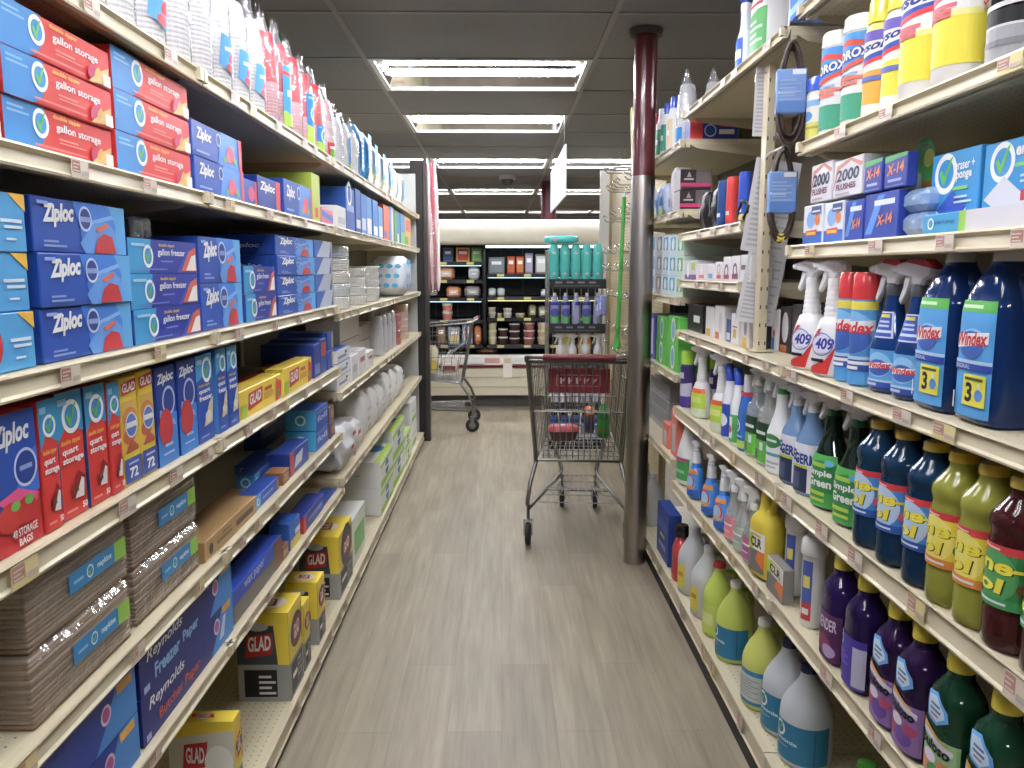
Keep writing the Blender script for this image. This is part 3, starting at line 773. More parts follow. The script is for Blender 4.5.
def a_tissue(c='#2f78b8'):
    return [('r',.0,.72,1,.86,'#a9cf3a'), ('e',.5,.5,.42,.3,c), ('r',.3,.46,.7,.54,W_), ('p',[(0,0),(1,0),(1,.14),(0,.26)],'#8fc43c')]

GRP = {}
POS = {1:['single'], 2:['lower','upper'], 3:['bottom','middle','top'], 4:['lowest','second lowest','second highest','highest'], 5:['lowest','second lowest','middle','second highest','highest']}
XF = .712
def lbox(name, z, x0, x1, corner, n, D, base, art, desc, where, cat, group, parts=True, X=XF, gap=.0025, jit=.006, arts=None, **kw):
    """n cartons on top of each other, fronts on the left shelf edge; pixel columns give the extent along the aisle"""
    h0 = zpx(corner[1], -X, ypx(corner[0], -X, z+.12)) - z
    ya, yb = ypx(x0, -X, z+h0*.5), ypx(x1, -X, z+h0*.5)
    W, H = yb-ya-gap, h0/n-.0012
    key = (name, round(W,3), round(H,3), base, where)
    for i in range(n):
        dy = 0 if n == 1 else random.uniform(-jit, jit)*.15
        lab = '%s, %s' % (desc, where) if n == 1 else '%s, %s of %s' % (desc, POS[n][i], where)
        if arts: art, key = arts[i], key[:5]+(i,)
        put(key, name, carton(W, D, H, base, art, parts=parts, **kw), (-X - random.uniform(0,jit), (ya+yb)/2+dy, z+.0012+i*(H+.0012)), LEFT, lab, cat, group)
# ---- shelf of red and blue bag boxes
g = 'bag boxes on the upper left shelf'
E_RED = [('r',.1,.1,.5,.2,'#e8837c')]
lbox('storage_bag_box', LB, -72, -2, (0,-24), 3, .16, RED, a_gallon(), 'red gallon storage bag box', 'stack at the very edge of the picture', 'bag box', g, topc='#b9302b')
lbox('storage_bag_box', LB, 2, 113, (2,-9), 3, .16, RED, a_gallon(), 'red gallon storage bag box', 'stack beside the shelf end under white cups', 'bag box', g, end=E_RED, topc='#b9302b')
lbox('storage_bag_box', LB, 116.5, 192, (116,43), 3, .16, RED, a_gallon(), 'red gallon storage bag box', 'stack touching the small blue bag boxes', 'bag box', g, end=E_RED, topc='#b9302b')
lbox('snack_bag_box', LB, 194, 243, (194,118), 2, .14, BL, a_snack(), 'blue snack bag box with berries', 'pair right after the red boxes', 'bag box', g, topc=BL2)
lbox('snack_bag_box', LB, 244.5, 258, (245,178), 1, .12, BL, [('e',.6,.45,.4,.3,'#d4486c'),('r',.85,0,1,1,RED)], 'small blue and red snack bag box', 'low one in the gap after the snack pair', 'bag box', g, parts=False)
lbox('sandwich_bag_box', LB, 259.5, 282, (260,175), 1, .14, BL2, [('t',.1,.5,.75,.85,'Ziploc',W_,.2),('r',.8,0,1,1,RED)], 'upright blue bag box with a red edge', 'between two snack bag boxes', 'bag box', g)
lbox('snack_bag_box', LB, 284, 312, (284,178), 1, .14, BL, a_snack(), 'blue snack bag box with a red end', 'standing alone before the lime box', 'bag box', g)
lbox('sandwich_bag_box', LB, 313, 321, (313,172), 1, .2, '#b6c935', [('r',.3,.1,.7,.3,'#d8452f')], 'lime green bag box', 'tallest at the end of the red and blue row', 'bag box', g, parts=False)
lbox('sandwich_bag_box', LB, 322, 333.5, (322,207), 1, .14, '#d9758c', [('p',[(0,.5),(1,.2),(1,.5),(0,.9)],'#5f7fd8')], 'pink and blue bag box', 'low one at the bay joint', 'bag box', g, parts=False)
# ---- shelf of blue freezer bag boxes
g = 'freezer bag boxes on the middle left shelf'
E_ZIP = [('t',.25,.3,.75,.6,'Ziploc','#c9d3ee',.2)]
lbox('freezer_bag_box', LC:=LCc, -30, 31, (26,194), 3, .18, '#4aa3dd', a_ziplight(), 'light blue bag box with yellow corner', 'stack nearest the picture edge', 'bag box', g)
lbox('freezer_bag_box', LC, 40, 131, (47,195), 3, .20, BL, a_zip(), 'blue freezer bag box with red pouch picture', 'the big stack in front', 'bag box', g, end=E_ZIP, topc=BL2)
lbox('freezer_bag_box', LC, 133, 200, (130,237), 3, .18, '#2f52ab', a_freezer(), 'navy freezer bag box with check mark', 'three-high stack beside the front stack', 'bag box', g, end=[('r',.2,.3,.8,.6,'#7fb8e0')], topc='#2a3f93')
lbox('freezer_bag_box', LC, 202, 243, (196,235), 2, .2, BL, a_zip(), 'tall blue freezer bag box', 'two-high stack behind the check mark boxes', 'bag box', g, topc=BL2)
lbox('freezer_bag_box', LC, 246, 276.5, (243,266), 2, .18, '#2f52ab', a_freezer(), 'small navy quart freezer bag box', 'two-high stack before the four-high stack', 'bag box', g, topc='#2a3f93')
lbox('freezer_bag_box', LC, 278, 315, (276,234), 4, .2, BL, a_zip(), 'flat blue freezer bag box', 'the four-high stack', 'bag box', g, end=E_ZIP)
lbox('freezer_bag_box', LC, 316, 333.5, (313,239), 4, .2, '#3f66bf', [('p',[(.1,0),(.5,1),(.95,1),(.8,0)],'#c9cfe0'),('r',.93,0,1,1,'#cdbf9a')], 'blue and white freezer bag box', 'four-high stack at the bay joint', 'bag box', g, parts=False)
z3 = LC + 3*((zpx(237, -XF, ypx(130,-XF,LC+.12))-LC)/3) + .003
def clearbox(name):
    r = empty(name); m = MB(); m.box((-.05,0,0),(.05,.1,.055), film('#8fa3b8', .45), .006); m.build('shell', r)
    m = MB(); m.box((-.035,.012,.004),(.02,.09,.045), C('#27345c'), .002); m.build('contents', r)
    m = MB(); m.box((.024,.012,.004),(.034,.09,.045), C('#c98a80'), .002); m.build('card', r); return r
put('clearbox', 'clear_plastic_box', clearbox, (-.80, ypx(143,-.8,z3), z3), LEFT, 'clear plastic box lying on top of the check mark freezer boxes', 'box')
# boxes deeper on the shelf
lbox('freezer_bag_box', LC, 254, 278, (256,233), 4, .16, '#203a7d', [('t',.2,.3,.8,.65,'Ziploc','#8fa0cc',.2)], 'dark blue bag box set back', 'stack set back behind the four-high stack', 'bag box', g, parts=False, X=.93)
# ---- shelf of upright bag boxes
g = 'upright bag boxes on the left shelf'
U = 'upright bag box'
def up(name, x0, x1, corner, base, art, desc, where, D=.10, **kw):
    lbox(name, LD, x0, x1, corner, 1, D, base, art, desc, where, 'bag box', g, **kw)
up('upright_bag_box', -7, 40, (40,406), RED, a_zipup(), 'large upright blue and red bag box with strawberries', 'first in the upright row')
up('upright_bag_box', 41.5, 60, (42,402), RED, a_quart(), 'slim red and blue quart bag box', 'squeezed beside the large strawberry box')
up('upright_bag_box', 61, 87, (60,395), RED, a_quart(), 'upright red quart bag box with blue edge', 'standing second after the strawberry box', endc='#2f6fae', end=[('r',0,0,1,1,'#2c4f8e')])
up('upright_bag_box', 88.5, 109, (87,388), RED, a_quart(), 'upright red quart bag box with blue edge', 'third after the strawberry box', endc='#2f6fae', end=[('r',0,0,1,1,'#2c4f8e')])
up('upright_bag_box', 110, 122.5, (110,384), RED, a_quart(), 'narrow red quart bag box', 'touching the yellow boxes')
up('upright_bag_box', 124, 141, (122,380), YEL, a_gladup(), 'upright yellow sandwich bag box', 'beside the red quart boxes')
up('upright_bag_box', 142, 157, (140,373), YEL, a_gladup(), 'upright yellow sandwich bag box', 'beside the blue bag boxes')
up('upright_bag_box', 158, 178, (155,370), BL2, a_zipup2(), 'upright blue bag box with red pouch', 'next to the yellow boxes')
up('upright_bag_box', 179, 197, (176,363), BL2, a_zipup2(), 'upright blue bag box with red pouch', 'second after the yellow boxes')
up('upright_bag_box', 198, 214, (194,358), BL, a_checkup(), 'upright blue quart box with check mark', 'after the red pouch boxes')
up('upright_bag_box', 217, 227, (213,351), BL, a_checkup(), 'narrow upright blue box with check mark', 'first of the last narrow pair', endc='#3f8fd0')
up('upright_bag_box', 228, 238, (226,348), BL, a_checkup(), 'narrow upright blue box with check mark', 'last in the upright row')
g = 'yellow wrap boxes on the left shelf'
lbox('plastic_wrap_box', LD, 240, 282, (236,394), 1, .06, YEL, a_wrapbox(), 'yellow plastic wrap box lying flat', 'in front beside the upright boxes', 'wrap box', g, topc='#d9b92a', end=[('r',.2,.2,.8,.8,'#a6c53a')])
lbox('plastic_wrap_box', LD, 283.5, 312, (277,372), 1, .06, YEL, a_wrapbox(), 'yellow plastic wrap box lying flat', 'raised one next to the foil boxes', 'wrap box', g, topc='#d9b92a', end=[('r',.2,.2,.8,.8,'#39508f')])
for i, (x0, x1, c, w) in enumerate(((244,276,(244,384),'behind the front wrap box'),(279,285,(279,366),'behind the raised wrap box'))):
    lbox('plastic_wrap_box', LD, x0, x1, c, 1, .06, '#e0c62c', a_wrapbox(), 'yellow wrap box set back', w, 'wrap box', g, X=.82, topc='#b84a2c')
g = 'blue wrap boxes by the bay joint'
lbox('food_bag_box', LD, 314, 320.5, (314,345), 1, .2, '#2a4296', [('r',.1,.1,.9,.4,'#7f8fc8')], 'dark blue upright wrap box', 'first after the yellow wrap boxes', 'bag box', g, parts=False)
lbox('food_bag_box', LD, 321.5, 327.5, (321,340), 1, .2, '#33509f', [('r',.1,.5,.9,.9,'#c8563f')], 'blue upright wrap box with red band', 'second after the yellow wrap boxes', 'bag box', g, parts=False)
lbox('food_bag_box', LD, 328.5, 334, (328,333), 2, .2, '#2f4da3', [('r',.7,.1,.95,.9,'#c9b98a')], 'blue wrap box with tan edge', 'pair right at the bay joint', 'bag box', g, parts=False)
# ---- napkins and parchment
def napkins(W, D, H):
    def build(name):
        r = empty(name); m = MB(); kr = C('#a58d76', .8); kd = C('#93795f', .8)
        n = 14
        for i in range(n):
            j = random.uniform(-.0015,.0015); m.box((-W/2+.003+j,.004+j,i*H/n),(W/2-.003+j,D-.004,(i+.86)*H/n), kr if i % 2 else kd, .002)
        m.box((-W/2+.006,.007,0),(W/2-.006,D-.007,H-.002), kd)
        m.build('napkin_block', r)
        m = MB(); m.box((-W/2-.002,-.002,-.0),(W/2+.002,D+.002,H+.004), film('#e8ddd2', .1), .012)
        m.rings([[(s*.5*W, D*.5+math.sin(t*PI*2/14)*D*.46*k, H*.5+math.cos(t*PI*2/14)*H*.46*k) for t in range(14)] for s, k in ((1.0,1),(1.03,.75),(1.05,.4))], film('#e8ddd2', .1), True, False, False)
        m.build('clear_wrapper', r)
        m = MB(); art = [('r',0,0,.78,1,'#2d86c0'), ('r',.78,0,1,1,'#8fc63a')] + [('o',.34,.5,.32,.08,'#dff0f4'), ('k',.34,.5,.4,'#7ec850'), ('t',.46,.3,.72,.7,'napkins','#d9ecf4'), ('r',.06,.4,.22,.55,'#8dc0e0')]
        draw(m, art, W*.6, H*.32, lambda x, y, o: (-W*.16+x, -.0035-o, H*.42+y)); m.build('front_label', r)
        m = MB(); draw(m, [('r',0,0,.8,1,'#2d86c0'), ('r',.8,0,1,1,'#8fc63a')], W*.62, D*.3, lambda x, y, o: (-W*.18+x, D*.12+y, H+.0052+o)); m.build('top_label', r)
        return r
    return build
hN = .112
ya, yb = ypx(-62,-XF,.87), ypx(134,-XF,.85); W1 = .33
y1 = ypx(134,-XF,.87)-W1/2-.01
for i in range(2):
    put('nap', 'napkin_pack', napkins(W1, .2, hN), (-XF-.004*i, y1+.01*i, LE+.002+i*(hN+.006)), LEFT, 'brown napkin pack in clear wrap, %s one of the front pair' % ('lower','upper')[i], 'napkin pack', 'brown napkin packs')
y2 = ypx(199,-XF,.87)-.16
for i in range(2):
    put('nap', 'napkin_pack', napkins(W1, .2, hN), (-XF-.006, y2+.175*0+.01, LE+.002+i*(hN+.006)), LEFT, 'brown napkin pack in clear wrap, %s one beside the parchment boxes' % ('lower','upper')[i], 'napkin pack', 'brown napkin packs')
g = 'boxes on the parchment shelf'
lbox('parchment_box', LE, 205, 257, (201,545), 1, .065, '#b08c58', a_parch(), 'brown cardboard parchment box lying flat', 'beside the brown napkin packs', 'paper box', g, topc='#9c7a4a', side='#a7844f')
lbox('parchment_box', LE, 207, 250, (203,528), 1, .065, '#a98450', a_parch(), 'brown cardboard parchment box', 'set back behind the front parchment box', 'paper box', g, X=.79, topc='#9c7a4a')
lbox('foil_box', LE, 258, 281, (256,498), 1, .06, '#2f62c4', a_foil(), 'blue foil box', 'in front beside the parchment box', 'foil box', g, end=[('o',.5,.5,.3,.09,'#e3f1f8')], topc='#274a9f', endc='#3fa0dc')
lbox('foil_box', LE, 255, 278, (250,478), 1, .06, '#2f62c4', a_foil(), 'blue foil box', 'in the middle row beside the parchment box', 'foil box', g, X=.785, end=[('o',.5,.5,.3,.09,'#e3f1f8')], topc='#274a9f', endc='#3fa0dc')
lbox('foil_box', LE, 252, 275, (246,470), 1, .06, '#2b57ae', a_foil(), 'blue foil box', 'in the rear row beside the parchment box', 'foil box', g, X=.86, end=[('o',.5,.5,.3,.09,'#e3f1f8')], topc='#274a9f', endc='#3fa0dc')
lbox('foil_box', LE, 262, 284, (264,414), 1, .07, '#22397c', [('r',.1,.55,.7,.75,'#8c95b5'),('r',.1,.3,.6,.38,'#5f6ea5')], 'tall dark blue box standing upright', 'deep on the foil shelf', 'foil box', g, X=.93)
lbox('foil_box', LE, 283, 290, (281,474), 1, .06, '#9c6b42', [('r',.2,.2,.8,.8,'#c49a68')], 'brown pictured foil box', 'squeezed between two blue boxes', 'foil box', g, parts=False)
lbox('foil_box', LE, 291.5, 310, (290,455), 1, .07, '#28479f', [('p',[(.2,.2),(.6,.3),(.7,.8),(.3,.7)],'#dfe3ee'),('r',.0,.0,.2,1,'#c94a3a')], 'blue box with white slanted print', 'leaning before the two-high foil boxes', 'foil box', g)
lbox('foil_box', LE, 317, 329, (311,415), 2, .12, '#2f62c4', [('t',.1,.35,.9,.65,'foil','#c7d2f0'),('r',.05,.75,.9,.85,'#6f8fd8')], 'blue foil box with teal end', 'two-high pair near the bay joint', 'foil box', g, endc='#3fa9d8', end=[('o',.5,.5,.26,.09,'#e3f1f8')], parts=True)
lbox('foil_box', LE, 330, 335, (330,408), 2, .12, '#8a5b3a', [('r',0,0,.3,1,'#3a62b8'),('e',.6,.5,.4,.3,'#c48a55')], 'brown pictured foil box', 'two-high pair touching the bay joint', 'foil box', g, parts=False)
# ---- freezer paper
g = 'paper roll boxes on the lower left shelf'
lbox('freezer_paper_box', LF, -50, 137.5, (137,664), 2, .065, '#243f9c', a_reynolds(), 'navy freezer paper box with light blue corner', 'nearest freezer paper pair', 'paper box', g, jit=.002)
lbox('freezer_paper_box', LF, 141, 232, (139,655), 2, .065, '#1d2b7c', [], 'dark navy roll box', 'second freezer paper pair', 'paper box', g, jit=.002, topc='#2b44c0', arts=[a_reynolds(False,'#1d2b7c'), a_reynolds(True,'#1d2b7c')])
lbox('wax_paper_box', LF, 235, 283, (231,596), 1, .07, '#6f6862', [('r',0,.55,.8,1,'#2c55c8'),('t',.2,.62,.6,.9,'wax paper','#b8c6ee'),('r',.84,0,1,1,'#8a5a3c')], 'blue topped wax paper box with teal end', 'beside the freezer paper pairs', 'paper box', g, endc='#3a8fd4', end=[('o',.5,.7,.24,.08,'#dceefa'),('o',.5,.32,.24,.08,'#dceefa')], topc='#2a50c0')
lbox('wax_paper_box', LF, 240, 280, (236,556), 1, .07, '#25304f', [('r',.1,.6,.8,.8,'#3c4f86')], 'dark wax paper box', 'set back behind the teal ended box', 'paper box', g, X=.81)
lbox('wax_paper_box', LF, 284, 290, (283,548), 1, .07, '#8a5f45', [('r',.1,.3,.8,.7,'#b98e6a')], 'brown pictured paper box', 'narrow one after the teal ended box', 'paper box', g, parts=False)
lbox('wax_paper_box', LF, 291, 301, (290,525), 1, .07, '#2d6ac8', [('r',0,0,1,.35,'#d8c02c'),('r',.5,.4,1,.6,'#d9dce8')], 'small blue and white paper box with yellow foot', 'before the red ended boxes', 'paper box', g, parts=False)
lbox('wax_paper_box', LF, 304, 324, (300,522), 1, .07, '#2a3f98', [('r',0,.0,.12,1,'#cf3f30'),('r',.2,.4,.9,.6,'#6f83d0')], 'navy paper box with red end', 'front one of the last boxes before the joint', 'paper box', g, endc='#cf3f30')
lbox('wax_paper_box', LF, 325, 338.5, (324,506), 1, .07, '#2f4690', [('r',.0,.0,.3,1,'#c4452f'),('r',.4,.3,.9,.7,'#c49a80')], 'navy and brown paper box', 'touching the joint on the lower shelf', 'paper box', g, parts=False)
# ---- trash bags on the base deck
g = 'trash bag boxes on the base deck'
def gtb(x0, x1, corner, n, where, kind=0, D=.17, desc='yellow and grey trash bag box'):
    lbox('trash_bag_box', LG, x0, x1, corner, n, D, YEL, a_gladtrash(), desc, where, 'trash bag box', g, topc=YEL, X=.692, end=(e_gladtrash() if kind == 0 else e_gladwhite()), top=t_glad(), endc='#8d8d88' if kind == 0 else '#d6d3c4', jit=.004)
gtb(236, 243, (236,722), 1, 'alone at the near end of the deck', 1, desc='yellow and white trash bag box')
gtb(290, 303, (290,614), 1, 'standing in front with dark lower half')
gtb(305, 311, (305,606), 1, 'thin one behind the front box', 0, .12)
gtb(318, 325, (318,583), 1, 'taller one standing by itself further along', 0, .12)
gtb(340, 353, (340,538), 1, 'last yellow one before the tissue packs', 0)
lbox('trash_bag_box', LG, 354, 366, (354,521), 1, .16, '#dfe3da', [('r',.1,.2,.9,.7,'#7ec36a')], 'white and green trash bag box', 'between yellow boxes and tissue packs', 'trash bag box', g, X=.70, parts=False)
# ------------------------------------------------------------------ cups and plates along the top left shelf
def sleeve(cup, hcup, hstack, r, lab=None, top=.07, haze=.14):
    def build(name):
        o = empty(name); m = MB()
        m.lathe([(0,r*.9),(.004,r*.92)], C(cup[1], .4), 18)
        n = int((hstack-hcup)/.0105)
        pr = []
        for i in range(n):
            z = i*.0105
            pr += [(z,r*.9),(z+.002,r*.935),(z+.0055,r*.935),(z+.0075,r*.9)]
        m.lathe(pr, C(cup[1], .4), 18, cap0=False, smooth=False)
        m.lathe([(n*.0105-.003,r*.93),(n*.0105+.002,r*.93),(hstack-.004,r*.7),(hstack,r*.6)], C(cup[0], .35), 18, sub=2); m.build('cup_column', o)
        m = MB()
        a = random.uniform(-.02,.02)
        N = 18; rs = []
        for z, k in ((-.001,.8),(.004,.98),(hstack*.5,1.0),(hstack*.8,.99),(hstack+.01,.72),(hstack+.25*top,.6),(hstack+.6*top,.5),(hstack+top*.85,.55)):
            fl = max(0, (z-hstack*.8))/(top+hstack*.2)
            rs.append([(r*(k+.25*fl)*math.sin(2*PI*i/N)*(1+.10*fl*math.sin(i*2.4))+a*fl, -r*k*math.cos(2*PI*i/N)*(1-.75*fl)+a*.5*fl, z+.022*fl*math.sin(i*2.2+a*200)) for i in range(N)])
        m.rings(rs, film('#f3f3f8', haze), True, True, False); m.build('clear_bag', o)
        if lab:
            m = MB(); z0, z1, sp_, art = lab
            pr = [(0,r,r),(hstack*.9,r,r)]
            W, H, f = wrap(pr, 2.0, z0*hstack, z1*hstack, sp_)
            draw(m, art, W, H, lambda x, y, q: f(x, y, q+.001), .008); m.build('printed_band', o)
        return o
    return build
A_BLUERED = [('p',[(0,.3),(.5,.1),(.9,.2),(.9,.85),(.1,.95)],'#5aa2d8'), ('e',.62,.5,.3,.16,'#d23a44',.5), ('e',.4,.25,.18,.12,'#dc5a5e',-.4), ('r',.2,.6,.7,.68,W_), ('e',.8,.75,.16,.12,'#d23a44')]
A_BLUE = [('r',0,0,1,1,'#3e8cd0'), ('p',[(0,0),(1,0),(1,.12),(0,.26)],'#9ac73a'), ('r',.2,.5,.8,.6,W_), ('p',[(0,.85),(1,.78),(1,.84),(0,.92)],'#d8452f')]
A_BLUEGREEN = [('r',0,.25,1,1,'#2f7fc4'), ('p',[(0,0),(1,.0),(1,.3),(0,.4)],'#a3c93e'), ('o',.55,.62,.34,.08,'#e8f2f6'), ('k',.55,.62,.4,'#7ec850'), ('r',.1,.9,.9,.95,'#7fb8e4')]
A_REDGREEN = [('r',0,.0,1,.8,'#c4343a'), ('e',.5,.3,.4,.3,'#6fae3f'), ('r',.1,.5,.9,.62,W_)]
A_STRIP = [('r',0,.15,1,1,'#2f86cc'), ('r',0,0,1,.18,'#97c83c')]
WHITE = ('#e9e8ea','#f3f2f3'); REDC = ('#d42c36','#e2aeb2'); CLR = ('#d9d8da','#e2e2e4')
cl = 'cup sleeve'; g = 'bagged cup sleeves on the top shelf'
sl = [ # px, kind, cup colours, total h, radius, label, label text
 (40,'w1',WHITE,.34,.05,None,'white foam cup sleeve, nearest along the top shelf edge'),
 (73,'w1',WHITE,.34,.05,None,'white foam cup sleeve, second from the near end'),
 (106,'w1',WHITE,.34,.05,None,'white foam cup sleeve, just before the first blue band'),
 (139,'w2',WHITE,.34,.05,(.08,.5,1.8,A_BLUERED),'white cup sleeve with blue and red band, the first banded one'),
 (167,'w1',WHITE,.34,.05,None,'white foam cup sleeve between two banded white sleeves'),
 (191,'w1',WHITE,.33,.048,None,'white cup sleeve over the bay joint'),
 (213,'w3',WHITE,.32,.046,(.1,.55,1.9,A_BLUERED),'white cup sleeve with blue and red band beyond the joint'),
 (232,'w3',WHITE,.32,.046,(.1,.55,1.9,A_BLUERED),'white cup sleeve with blue and red band, second beyond the joint'),
 (249,'w3',WHITE,.32,.046,(.1,.55,1.9,A_BLUERED),'white cup sleeve with blue and red band touching the red cups'),
 (264,'r1',REDC,.33,.046,None,'red cup sleeve, first of the red ones'),
 (277,'r2',REDC,.33,.046,(.05,.75,1.7,A_BLUE),'red cup sleeve with tall blue band'),
 (289.5,'r1',REDC,.33,.046,None,'red cup sleeve after the tall blue band'),
 (301,'r3',REDC,.31,.046,(.0,.72,1.7,A_BLUEGREEN),'red cup sleeve with blue and green band'),
 (312,'r4',REDC,.31,.046,(.0,.4,1.9,A_BLUEGREEN),'red striped cup sleeve with low blue square'),
 (323,'c1',('#d9a9ae','#e5c9cc'),.29,.046,(.0,.35,1.9,A_REDGREEN),'pinkish cup sleeve with red and green band'),
 (333,'c2',CLR,.25,.046,None,'clear plastic cup sleeve, plain one'),
 (341,'c3',CLR,.25,.046,(.02,.72,.9,A_STRIP),'clear plastic cup sleeve with slim blue strip'),
 (349.5,'c2',CLR,.25,.046,None,'clear plastic cup sleeve before the blue packs'),
]
for px, k, cols, h, r_, lab, text in sl:
    X = .70+r_+.008
    put('sl'+k, 'cup_sleeve', sleeve(cols, .085 if k[0] != 'r' else .15, h*.84, r_, lab, h*.24), (-X, ypx(px, -X, LA+.1), LA+.002), LEFT, text, cl, g)
def softpack(W, D, H, base, art, filmy=False, wob=.06, e=4.0, endart=None):
    """pillowy plastic pack standing on z=0, front towards -y"""
    def build(name):
        m = MB(); rs = []; N = 24; K = 9
        for j in range(K+1):
            t = j/K; z = H*t
            q = (1-abs(2*t-1)**5)**.35 if 0 < t < 1 else .62
            q = max(q, .62)
            rs.append([(W/2*q*sup(math.sin(2*PI*i/N),e)*(1+wob*.3*math.sin(i*2.1+j)), D/2 - D/2*q*sup(math.cos(2*PI*i/N),e)*(1+wob*.3*math.cos(i*1.7+j*1.3)), z) for i in range(N)])
        m.rings(rs, C(base, .3) if not filmy else film(base, .5))
        draw(m, art, W*.92, H*.9, lambda x, y, o: (-W*.46+x, -.004-o-.01*wob-D*.012, H*.05+y))
        if endart: draw(m, endart, D*.8, H*.8, lambda x, y, o: (-W/2*(1+wob*.36)-.004-o, D*.9-x, H*.1+y))
        return m.build(name)
    return build
g = 'plate and cup packs at the far end of the top shelf'
A_BP = [('r',0,.0,1,.2,'#f1f3f0'),('p',[(0,.12),(1,.2),(1,.32),(0,.22)],'#96c63c'),('r',0,.3,1,1,'#3b93d4'),('o',.5,.62,.3,.08,'#e8f2f6'),('r',.2,.8,.8,.86,W_)]
for px, W, H, base, art, text in ((361.7,.1,.27,'#5aa6da',[('r',.1,.1,.9,.9,'#3b8cd0')]+lines(.2,.8,.2,.9,7,'#b5d6ee'),'blue pack with white lettering lines after the clear cups'),
    (369,.12,.27,'#4f9fd6',A_BP,'blue pack with a white ring on the top shelf'),(375.5,.12,.25,'#f0f0ee',A_BP,'white footed blue pack beside the ringed blue pack'),
    (383.5,.13,.24,'#f0f0ee',A_BP,'white footed blue pack, middle of the far row'),(390.5,.13,.24,'#eeeeec',A_BP,'white footed blue pack, next to last but one in the far row'),
    (397,.13,.23,'#f2f2f0',[('r',.3,.0,.7,.8,'#3b93d4'),('r',.3,0,.7,.2,'#96c63c')],'white pack with slim blue strip on the top shelf'),(403,.14,.23,'#ececea',[('r',.2,.1,.8,.9,'#6fb0e0')],'pale blue pack at the last place on the top shelf')):
    put('fp%d' % px, 'plate_pack', softpack(W, .16, H, base, art, wob=.1), (-.715, ypx(px,-.715,LA+.1), LA+.002), LEFT, text, 'plate pack', g)
g = 'small boxes on the second far left shelf'
zB = 1.684
for i, (x0, x1, yt, base, art, text) in enumerate((
    (337,346,205,'#ecebe8',[('r',.1,.2,.9,.5,'#cfcdd0')],'white napkin box at the joint, second shelf'),
    (347,355.5,186,'#2e5fb8',[('o',.4,.85,.3,.1,'#e8f2f6'),('r',.1,.45,.9,.6,'#8fb0e0')],'tall blue box with white ring beside the white napkin box'),
    (356,361,188,'#3a63b4',[('r',.1,.1,.9,.3,W_)],'tall blue and white box behind the ringed box'),
    (362,367,193,'#2a7fd0',[('r',.1,.1,.9,.4,'#dfe9f4')],'bright blue cutlery box, first of three'),
    (367.6,373,196,'#3f8ad2',[('r',.1,.05,.9,.45,W_)],'bright blue cutlery box, second of three'),
    (373.6,378.5,199,'#2f7fca',[('r',.1,.05,.9,.3,W_)],'bright blue cutlery box, third of three'),
    (379.2,383.5,206,'#5aa0dc',[('r',.1,.05,.9,.4,W_)],'pale blue cutlery box before the orange one'),
    (384,389.5,204,'#e0653a',[('r',.1,.05,.5,.25,'#2f6ac0')],'orange cutlery box on the second shelf'),
    (390,394,206,'#7f9fd6',[('r',.4,.0,.7,1,'#e8e2e8')],'lilac striped cutlery box'),
    (394.6,400,210,'#4f9f4a',[('r',.4,.2,.9,1,'#2f78c8'),('r',.5,0,.7,.3,W_)],'green and blue straw box'),
    (400.6,405,213,'#3f86c4',[('r',.1,.0,.9,.4,'#7ec34a')],'blue straw box with green foot'),
    (405.6,411,216,'#d9a54a',[('r',.1,.5,.9,.9,'#c8572f'),('r',0,0,.5,.3,'#5aa04a')],'orange and tan toothpick box at the shelf end'))):
    lbox('paper_goods_box', zB, x0, x1, (x0,yt), 1, .12, base, art, text, 'under the cup packs', 'box', g, parts=False)
def plates(r, h, n, cols, wrapc='#f4f4f4'):
    def build(name):
        m = MB(); pr = []
        k = 7
        for i in range(k):
            z = h*i/k; pr += [(z,r*.97),(z+h/k*.25,r),(z+h/k*.7,r),(z+h/k*.9,r*.97)]
        o = empty(name); m.lathe(pr, C(cols[0], .5), 26, smooth=False); m.build('plates', o)
        m = MB(); m.lathe([(0,r*.9),(.003,r+.002),(h*.5,r+.003),(h-.003,r+.002),(h+.001,r*.85)], film(cols[1], .1), 26, sub=2)
        m.build('clear_wrapper', o); return o
    return build
g = 'paper plate packs on the middle left shelf'
zC = 1.32
for i in range(5):
    put('plA%d' % (i % 3), 'plate_pack', plates(.115, .055, 7, (('#f4f3ee','#f9f7ea'),('#edf1f2','#f2f7fa'),('#f6f4ec','#f8f4e2'))[i % 3]), (-.83, ypx(348,-.72,zC+.1)+.0, zC+.002+i*.0585), LEFT, 'paper plate pack, %s of the fat stack at the joint' % POS[5][i], 'plate pack', g)
for i in range(4):
    put('plB', 'plate_pack', plates(.10, .045, 7, ('#f2f1ec','#f6f6f2')), (-.815, ypx(363.5,-.72,zC+.1)+.03, zC+.002+i*.0475), LEFT, 'paper plate pack, %s of the ragged stack' % POS[4][i], 'plate pack', g)
for i in range(5):
    put('plC', 'plate_pack', plates(.11, .038, 7, ('#f3f2ee','#f6f6f2')), (-.825, ypx(378,-.72,zC+.1), zC+.002+i*.0405), LEFT, 'cream plate pack, %s of the neat stack before the dotted bag' % POS[5][i], 'plate pack', g)
put('dotbag', 'dotted_plate_bag', softpack(.55, .24, .27, '#e3e8f0', [('e',.15+.22*(i % 4)+.05*(i//4),.2+.3*(i//4),.10,.075,'#58b3dc') for i in range(12)] + [('r',.04,.82,.5,.95,'#3ba3d4')], wob=.14, endart=[('e',.2+.3*(i % 3)+.06*(i//3),.2+.3*(i//3),.11,.08,'#58b3dc') for i in range(9)]), (-.655, 5.75, zC+.006), LEFT, 'white plastic bag with blue dots bulging over the shelf edge', 'bag', None)
g = 'white boxes and cups on the fourth far left shelf'
zD = .974
